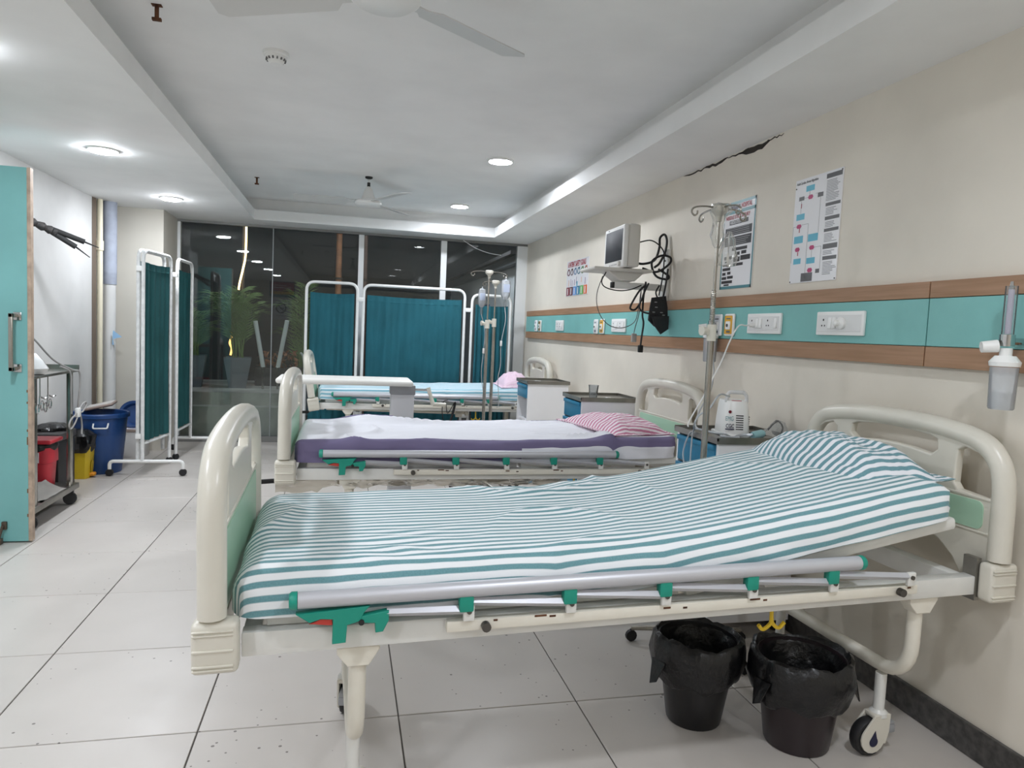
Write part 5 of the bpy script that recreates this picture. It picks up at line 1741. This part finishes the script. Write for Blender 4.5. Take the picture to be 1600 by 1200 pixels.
t = thing('cable_hank', 'hank of cables and adaptor hanging on the left wall behind the door edge', 'cables', (-1.845, 4.55, 1.22))
MB().tube(spline([(0, 0, 0.42), (0.02, 0.01, 0.40), (0.035, 0.01, 0.36), (0.03, 0.0, 0.31)], 5), 0.006, 7).build('hook', CHROME, t)
for k in range(5):
    MB().tube(spline([(0.01 + 0.012 * math.sin(k * 2 + i * 1.1), 0.015 * math.cos(k + i), 0.33 - i * 0.075) for i in range(6)], 5), 0.0045, 6).build('cable_strand', [BLACK, mat('grey flex', (150, 148, 146)), mat('dark blue wire', (60, 66, 90), 0.5)][k % 3], t)
MB().box(0.015, 0.06, -0.012, 0.012, -0.055, 0.02, 0.005).build('adaptor', mat('grey adaptor', (176, 176, 178), 0.45), t)
MB().tube(spline([(0.03, 0, -0.05), (0.04, 0, -0.11), (0.055, 0, -0.19), (0.07, 0, -0.24)], 5), 0.006, 7).build('yellow_lead', YELLOW, t)

# insulated pipes sticking out of the left wall
t = thing('insulated_pipe_pair', 'pair of black foam wrapped pipes with bare tips sticking out high on the left wall', 'pipes', (-2.0735, 4.98, 1.84))
q = MB()
q.tube(spline([(-0.02, -0.02, 0.01), (0.06, 0.05, -0.012), (0.13, 0.12, -0.04), (0.19, 0.19, -0.068), (0.225, 0.23, -0.085)], 5), [0.024 + 0.006 * math.sin(i * 2.1) for i in range(21)], 12)
trk = q.build('wrapped_trunk', mat('black foam tape', (38, 36, 36), 0.7, var=0.4, vscale=40, rgb2=(62, 58, 56), bump=0.7, bscale=60), t)
for p0, p1, p2 in (((0.19, 0.20, -0.06), (0.365, 0.30, -0.125), (0.44, 0.34, -0.155)), ((0.19, 0.21, -0.075), (0.325, 0.27, -0.165), (0.395, 0.31, -0.225))):
    s_ = MB().tube([p0, p1], 0.0175, 12).build('foam_sleeve', mat('black foam', (34, 34, 34), 0.75), t)
    MB().tube([p1, p2], [0.006, 0.003], 8).build('bare_tip', BLACK, s_)

# corner pipes
t = thing('drain_pipe', 'white corner drain pipe with a grey upper sleeve', 'pipe', (-2.003, 6.80, 0))
MB().cyl((0, 0, 0.0), (0, 0, ZS), 0.049, n=24).build('pipe', WALL_L, t)
MB().cyl((0, 0, 1.59), (0, 0, ZS - 0.004), 0.056, n=24).cyl((0, 0, 1.50), (0, 0, 1.60), 0.0545, n=24).build('grey_sleeve', mat('grey cement sleeve', (160, 166, 180), 0.7, var=0.12, vscale=8), t)
t = thing('water_pipe', 'thin cream water pipe in the left corner', 'pipe', (-2.048, 6.70, 0))
MB().cyl((0, 0, 0), (0, 0, ZS), 0.021, n=16).build('pipe', mat('cream pvc', (228, 220, 196), 0.5), t)
MB().cyl((0, 0, 1.78), (0, 0, 1.86), 0.028, n=16).build('coupler', mat('cream pvc', (228, 220, 196)), t)
MB().box(XL, XL + 0.006, 6.58, 6.67, 0, ZS, 0.001).build('gap_shade_strip', mat('painted gap shade', (110, 96, 84), 0.8), smooth=False)  # strip colour stands in for the shade of a narrow corner gap
struct(bpy.data.objects['gap_shade_strip'], 'brown strip painted as the shaded gap beside the corner pipes')
o = MB().mesh(plate([(0, 0), (0.07, 0.02), (0.0, 0.075), (-0.004, 0.04), (-0.006, -0.05), (0.006, -0.05)], th=0.002), tr(-1.958, 6.742, 1.03) @ M_Y).build('paper_tag', mat('sky blue paper', (150, 190, 225), 0.6), smooth=False)
tag(o, 'small sky blue paper flag stuck to the corner pipe', 'paper')

# big blue drum
t = thing('blue_drum', 'large blue plastic bin with white wire handle by the left corner', 'bin', (-1.862, 6.11, 0))
NAVY = mat('blue bin plastic', (30, 68, 124), 0.4, var=0.1, vscale=3)
MB().lathe([(0.145, 0.0), (0.15, 0.01), (0.168, 0.20), (0.19, 0.435), (0.205, 0.44), (0.207, 0.465), (0.20, 0.475), (0.187, 0.47), (0.145, 0.02), (0.001, 0.02)], n=36).build('bin_body', NAVY, t)
MB().tube(arc_pts([(0.01, -0.195, 0.405), (0.01, -0.215, 0.37), (0.105, -0.198, 0.37), (0.105, -0.168, 0.405)], 0.012, 4), 0.006, 8).build('wire_handle', SOCK, t)
t = thing('weighing_scale', 'beige rimmed flat scale leaning over the blue bin', 'scale', (-1.905, 6.28, 0.475))
B = rot('Y', -14) @ rot('X', 6)
MB().box(-0.10, 0.115, -0.09, 0.05, 0.02, 0.042, 0.01, 3, M=B).build('scale_body', mat('taupe plastic', (160, 140, 130), 0.4), t)
MB().box(-0.09, 0.105, -0.08, 0.04, 0.04, 0.046, 0.003, 2, M=B).build('scale_plate', mat('pale scale plate', (205, 200, 195), 0.35), t)
t = thing('white_carton', 'white carton with dark edged top behind the blue bin', 'box', (-1.79, 6.79, 0))
MB().box(-0.16, 0.09, -0.10, 0.10, 0, 0.225, 0.003).build('carton', mat('white board', (222, 220, 218), 0.6), t)
MB().box(-0.165, 0.095, -0.105, 0.105, 0.225, 0.25, 0.003).build('carton_lid', mat('brown edged board', (168, 150, 140), 0.6), t)
MB().box(-0.155, 0.085, -0.095, 0.095, 0.249, 0.2525).build('lid_face', mat('lilac board', (214, 212, 224), 0.6), t, smooth=False)
t = thing('blue_basin', 'round blue basin standing on edge behind the blue bin', 'basin', (-1.805, 6.78, 0.2525))
MB().lathe([(0.001, 0.0), (0.085, 0.0), (0.1, 0.03), (0.118, 0.034), (0.118, 0.04), (0.096, 0.036), (0.08, 0.006), (0.001, 0.005)], n=30, M=tr(0.0, 0.03, 0.112) @ rot('X', 76)).build('basin_shell', NAVY, t)
MB().lathe([(0.114, 0.034), (0.121, 0.037), (0.114, 0.041)], n=30, M=tr(0.0, 0.03, 0.112) @ rot('X', 76), cap=False).build('rolled_rim', NAVY, t)

# black bin, yellow pedal bin, red bin
t = thing('black_pedal_bin', 'tall black rectangular bin between trolley and yellow bin', 'bin', (-1.955, 5.40, 0))
MB().box(-0.10, 0.10, -0.15, 0.15, 0.0, 0.37, 0.012).build('bin_body', mat('matt black bin', (32, 32, 34), 0.5), t)
MB().box(-0.108, 0.108, -0.158, 0.158, 0.37, 0.425, 0.012).build('bin_lid', mat('dark grey lid', (62, 60, 60), 0.45), t)
o = MB().lathe([(0.001, 0), (0.10, 0.004), (0.11, 0.022), (0.07, 0.045), (0.001, 0.05)], n=30, wob=0.6, seed=5, M=rot('Z', 0)).build('bin_liner', BAG, loc=(-1.955, 5.44, 0.4262))
tag(o, 'crumpled black liner lying on the black bin lid', 'bag')
t = thing('yellow_pedal_bin', 'yellow pedal bin with a black liner hanging out', 'bin', (-1.925, 5.88, 0))
YP = mat('yellow bin plastic', (216, 186, 40), 0.4)
q = MB()
pr_ = [(-0.075, -0.085), (0.055, -0.085), (0.075, -0.055), (0.075, 0.055), (0.055, 0.085), (-0.075, 0.085)]
rr_ = []
for k_, (z, s_) in enumerate(((0, 0.82), (0.008, 0.86), (0.22, 1.0), (0.235, 1.05), (0.25, 1.05))):
    rr_.append([q.bm.verts.new((a * s_, b * s_, z)) for a, b in pr_])
for A, B in zip(rr_, rr_[1:]):
    for j in range(6):
        q.bm.faces.new((A[j], A[(j + 1) % 6], B[(j + 1) % 6], B[j]))
q.bm.faces.new(rr_[0][::-1])
q.bm.faces.new(rr_[-1])
q.build('bin_body', YP, t)
MB().mesh(plate([(-0.08, 0.25), (0.07, 0.25), (0.09, 0.305), (0.06, 0.29), (-0.06, 0.30)], th=0.006), tr(0, 0.08, 0) @ rot('X', -10) @ M_Y).build('open_lid', YP, t, smooth=False)
MB().box(0.02, 0.10, -0.025, 0.025, 0.012, 0.04, 0.01, 3).build('pedal', mat('amber pedal', (226, 150, 40), 0.4), t)
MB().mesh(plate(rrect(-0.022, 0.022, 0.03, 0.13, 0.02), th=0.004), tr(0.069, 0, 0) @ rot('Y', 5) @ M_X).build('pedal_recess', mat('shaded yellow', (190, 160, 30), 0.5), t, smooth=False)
q = MB()
q.lathe([(0.07, 0.20), (0.098, 0.235), (0.105, 0.275), (0.095, 0.33), (0.06, 0.37), (0.001, 0.375)], n=30, wob=0.35, seed=9)
q.xf(tr(0, -0.035, 0))
q.build('bin_liner', BAG, t)
t = thing('red_bin', 'red lidded bin with white label on the lower trolley shelf', 'bin', (-1.855, 4.955, 0.1335))
RB = mat('red bin plastic', (206, 52, 66), 0.4)
q = MB()
rr_ = []
for z, s_ in ((0, 0.78), (0.006, 0.82), (0.16, 0.93), (0.165, 1.03), (0.20, 1.03), (0.26, 1.0)):
    rr_.append([q.bm.verts.new((0.085 * s_ * math.copysign(abs(math.cos(a)) ** 0.5, math.cos(a)), 0.088 * s_ * math.copysign(abs(math.sin(a)) ** 0.5, math.sin(a)), z)) for a in [2 * PI * k / 24 for k in range(24)]])
for A, B in zip(rr_, rr_[1:]):
    for j in range(24):
        q.bm.faces.new((A[j], A[(j + 1) % 24], B[(j + 1) % 24], B[j]))
q.bm.faces.new(rr_[0][::-1])
q.bm.faces.new(rr_[-1])
q.build('bin_body', RB, t)
MB().lathe([(0.088, 0.235), (0.102, 0.25), (0.105, 0.27), (0.098, 0.285), (0.09, 0.29)], n=24, wob=0.1, seed=1, cap=False).build('bin_liner', BAG, t)
MB().box(-0.10, 0.098, -0.10, 0.10, 0.287, 0.312, 0.010, 3).build('bin_lid', RB, t)
MB().box(-0.002, 0.028, -0.0935, -0.090, 0.17, 0.235).build('label', PAPER, t, smooth=False)
MB().box(0.004, 0.010, -0.0945, -0.093, 0.18, 0.225).box(0.014, 0.02, -0.0945, -0.093, 0.19, 0.225).build('label_print', INK, t, smooth=False)

# ------------------------------------------------------------------ outside the glass: planter ledge, pots, palms, posts
DARKG = mat('dark night paving', (70, 66, 62), 0.8, var=0.3, vscale=4)
gd = MB().box(-6, 7, YW + 0.12, 16, -0.12, -0.03).build('ground', DARKG, smooth=False)
struct(gd, 'dark paving outside the glass wall')
st = MB().box(-3.2, -0.55, 7.80, 7.95, -0.03, 0.335).box(-3.2, -0.55, 7.95, 9.6, -0.03, 0.47).build('trim_2', mat('pale concrete', (222, 218, 208), 0.6, var=0.25, vscale=3), smooth=False)
struct(st, 'pale concrete planter step outside the glass')
bw = MB().box(-6, 7, 14, 14.2, -0.1, 5.5).build('wall_outside', mat('night wall', (58, 56, 56), 0.9), smooth=False)
struct(bw, 'dark boundary wall far behind the garden')
cv = MB().box(-6, 7, YW + 0.13, 13.0, 3.0, 3.1).build('ceiling_outside', mat('dark canopy', (50, 50, 54), 0.9), smooth=False)
struct(cv, 'dark canopy over the garden')

LEAF = mat('palm leaf', (124, 154, 84), 0.6, var=0.35, vscale=3)
POT = mat('dark grey pot', (112, 117, 124), 0.6, var=0.15, vscale=5)


def potted_palm(label, x, y, z, wb_, wt, h, nfr, seed, hh):
    rnd = random.Random(seed)
    t = thing('potted_palm', label, 'plant', (x, y, z), 6, 'potted palms outside the glass')
    q = MB()
    rr = []
    for zz, s in ((0, wb_), (0.01, wb_), (h - 0.02, wt), (h, wt), (h, wt * 0.9), (h - 0.04, wt * 0.88)):
        rr.append([q.bm.verts.new((sx * s / 2, sy * s / 2, zz)) for sx, sy in ((-1, -1), (1, -1), (1, 1), (-1, 1))])
    for A, B in zip(rr, rr[1:]):
        for j in range(4):
            q.bm.faces.new((A[j], A[(j + 1) % 4], B[(j + 1) % 4], B[j]))
    q.bm.faces.new(rr[0][::-1])
    q.bm.faces.new(rr[-1])
    q.build('pot', POT, t, smooth=False)
    for f in range(nfr):
        az = rnd.uniform(0, 2 * PI)
        reach = rnd.uniform(0.12, 0.48)
        top = rnd.uniform(0.55, 1.0) * hh
        base = Vector((rnd.uniform(-0.06, 0.06), rnd.uniform(-0.06, 0.06), h - 0.04))
        d = Vector((math.cos(az), math.sin(az), 0))
        stem = spline([base, base + Vector((0, 0, top * 0.45)) + d * reach * 0.15, base + Vector((0, 0, top * 0.85)) + d * reach * 0.5, base + Vector((0, 0, top * (1 - 0.35 * reach))) + d * reach], 5)
        q = MB().tube(stem, [0.006 * (1 - 0.7 * i / len(stem)) for i in range(len(stem))], 5)
        n = len(stem)
        for i in range(4, n):
            p = stem[i]
            tg = (stem[i] - stem[i - 1]).normalized()
            sd = tg.cross(Vector((0, 0, 1)))
            sd = sd.normalized() if sd.length > 1e-4 else Vector((1, 0, 0))
            for sgn in (-1, 1):
                for sub in (0.0, 0.5):
                    pp = p - (stem[i] - stem[i - 1]) * sub
                    L_ = 0.22 * (1 - 0.35 * abs((i - n * 0.6) / n)) * rnd.uniform(0.8, 1.1)
                    e = pp + (sd * sgn * 0.75 + tg * 0.65 + Vector((0, 0, -0.15))).normalized() * L_
                    mid = (pp + e) / 2 + Vector((0, 0, 0.02))
                    wv = tg * 0.007
                    v = [q.bm.verts.new(pp), q.bm.verts.new(mid + wv), q.bm.verts.new(e), q.bm.verts.new(mid - wv)]
                    q.bm.faces.new(v)
        q.build('frond', LEAF, t, smooth=False)


potted_palm('potted palm in the left grey pot outside the glass', -1.66, 8.55, 0.47, 0.17, 0.26, 0.36, 15, 5, 0.62)
potted_palm('taller potted palm in the right grey pot outside the glass', -1.19, 8.55, 0.47, 0.18, 0.29, 0.35, 19, 12, 0.88)
potted_palm('palm farther out in the dark, left of the curtain screen', -0.55, 10.2, -0.03, 0.3, 0.4, 0.4, 18, 31, 1.6)

t = thing('light_strip', 'glowing warm light strip hanging in the dark left of the palms', 'light strip', (-1.21, 8.95, 0))
MB().tube(spline([(0.03, 0, 2.75), (0.035, 0, 2.3), (0.03, 0, 2.0), (0.005, 0, 1.85), (-0.03, 0, 1.68), (-0.04, 0, 1.6)], 6), 0.011, 8).build('lit_strip', mat('warm led', (255, 214, 150), 0.5, emit=7), t)
MB().cyl((0.0, 0.05, 0.45), (0.0, 0.05, 3.0), 0.02, n=10).build('support_post', mat('dark post', (60, 50, 42), 0.7), t)
t = thing('light_strip', 'short flickering amber light strip between the two pots', 'light strip', (-1.30, 8.75, 0.47))
MB().tube(spline([(0, 0, 0.36), (0.012, 0, 0.44), (-0.01, 0, 0.5), (0.008, 0, 0.58), (0, 0, 0.64)], 5), 0.012, 7).build('lit_strip', mat('amber led', (255, 190, 110), 0.5, emit=3), t)
MB().cyl((0, 0.02, 0), (0, 0.02, 0.66), 0.008, n=8).build('support_post', mat('dark post', (60, 50, 42)), t)
for p0, p1, lb in (((-0.985, 8.35, 1.24), (-0.905, 8.45, 0.72), 'steel grab tube leaning right outside the glass'), ((-0.645, 8.35, 1.26), (-0.745, 8.45, 0.72), 'steel grab tube leaning left outside the glass')):
    o = MB().tube([p0, p1], 0.024, 14).build('steel_tube', mat('bright steel', (232, 232, 230), 0.35, 0.1))
    tag(o, lb, 'tube', 'steel tubes outside the glass')
    MB().lathe([(0.026, 0), (0.026, 0.02), (0.018, 0.03)], (p1[0], p1[1], p1[2] - 0.02), 12).cyl((p1[0], p1[1], 0.47 if p1[0] < -0.6 else -0.03), (p1[0], p1[1], p1[2]), 0.012, n=8).build('foot_stem', STEEL, o)
t = thing('dry_plant_box', 'low dark planter with dry brown leaves outside the glass', 'planter', (-0.80, 9.0, 0.47))
MB().box(-0.24, 0.28, -0.16, 0.16, 0, 0.22, 0.01).build('box', mat('dark planter', (62, 58, 56), 0.7), t)
q = MB()
rnd = random.Random(3)
for i in range(90):
    c = Vector((rnd.uniform(-0.2, 0.24), rnd.uniform(-0.13, 0.05), rnd.uniform(0.2, 0.42)))
    R_ = Matrix.Rotation(rnd.uniform(0, 6), 4, Vector((rnd.random(), rnd.random(), rnd.random() + 0.1)))
    v = [q.bm.verts.new(c + R_ @ Vector(p)) for p in ((-0.04, 0, 0), (0, 0.02, 0.006), (0.05, 0, 0), (0, -0.02, 0.006))]
    q.bm.faces.new(v)
d = q.build('dry_leaves', mat('dry brown leaves', (150, 98, 66), 0.7), t, smooth=False)
d['kind'] = 'stuff'
for x, w, lb in ((-0.02, 0.075, 'wooden post painted amber lit in the garden left of the first white mullion'), (0.34, 0.06, 'wooden post painted dim in the garden behind the first white mullion')):
    t = thing('garden_post', lb, 'post', (x - 0.1, 10.3, -0.03))
    MB().cyl((0, 0, 0), (0, 0, 3.05), w / 2 + 0.012, w / 2, 14).build('shaft', mat('wood painted amber lit', (176, 118, 78), 0.7, var=0.3, vscale=6) if w > 0.07 else mat('wood painted dim', (105, 80, 68), 0.7), t)  # warm light and dimness are painted into the wood colours
    MB().cyl((0, 0, 1.9), (0, 0, 1.93), w / 2 + 0.02, n=14).build('band', mat('dark post', (60, 50, 42)), t)
wo = MB().box(-6, 7, YW + 0.125, YW + 0.20, ZS + 0.03, 3.02).build('wall_far', mat('outer lintel paint', (190, 188, 182), 0.8), smooth=False)
struct(wo, 'lintel wall above the glass, seen only from outside')
for x, lb in ((-1.0, 'added fill lamp outside above the left panes, hidden by the window head'), (1.45, 'added fill lamp outside above the right pane, hidden by the window head')):
    t = thing('added_fill_lamp', lb, 'light', (x, 7.832, 2.70))  # added lamps out of view to brighten the plants, step and outbuilding
    MB().box(-0.12, 0.12, -0.05, 0.0, -0.06, 0.06, 0.01).build('housing', SOCK, t)
    MB().lathe([(0.09, 0), (0.085, 0.03), (0.05, 0.05), (0.0001, 0.055)], n=20, cap=False, M=tr(0, 0, -0.02) @ rot('X', -90)).build('diffuser', mat('left fill glow' if x < 0 else 'right fill glow', (235, 240, 255), 0.5, emit=160 if x < 0 else 520), t)
# white chair frame beyond the glass
t = thing('garden_chair', 'white chair frame outside the glass behind the bed footboard', 'chair', (-0.45, 8.4, 0.0))
CW = mat('white chair plastic', (205, 205, 200), 0.5)
for s in (0, 0.16):
    MB().tube(spline([(s, 0, 0.55), (s, 0.0, 0.72), (s - 0.02, 0.02, 0.86), (s - 0.05, 0.03, 0.90)], 5), 0.012, 8).build('arm_post', CW, t)
MB().box(-0.02, 0.18, -0.02, 0.3, 0.52, 0.56, 0.008).build('seat', CW, t)
MB().tube([(0, 0, 0.64), (0.16, 0, 0.64)], 0.010, 8).build('cross_bar', CW, t)
for sx, sy in ((0, 0), (0.16, 0), (0, 0.28), (0.16, 0.28)):
    MB().cyl((sx, sy, -0.03), (sx, sy, 0.53), 0.012, n=8).build('leg', CW, t)
# neighbour building with gutter, right of the glass
t = thing('outbuilding', 'white outbuilding with dark gutter beyond the right pane', 'building', (0, 0, 0))
MB().box(1.95, 4.2, 7.95, 13.5, -0.1, 2.08).build('wall', mat('outbuilding white', (205, 205, 205), 0.8), t, smooth=False)
MB().box(1.86, 1.97, 7.9, 13.5, 2.03, 2.13, 0.01).build('gutter', mat('dark grey gutter', (120, 120, 122), 0.5, 0.3), t)
MB().box(1.80, 4.2, 7.9, 13.5, 2.13, 2.17).build('roof_edge', mat('dark roof', (60, 55, 55), 0.8), t, smooth=False)
MB().box(1.93, 1.951, 9.7, 10.6, 0.9, 1.62, 0.01).build('blue_hatch', mat('deep blue panel', (52, 58, 110), 0.5), t, smooth=False)
q = MB()
rnd = random.Random(8)
for i in range(46):
    x = -0.3 + i * 0.048
    q.lathe([(0.001, 0), (0.04, 0.012), (0.045, 0.035), (0.02, 0.06), (0.001, 0.064)], (x, 7.95 + rnd.uniform(-0.08, 0.08), -0.03), 8, wob=0.5, seed=i * 1.7)
o = q.build('pebble_row', mat('grey pebbles', (120, 118, 114), 0.8))
tag(o, 'row of grey pebbles outside along the foot of the glass', 'pebbles', kind='stuff')
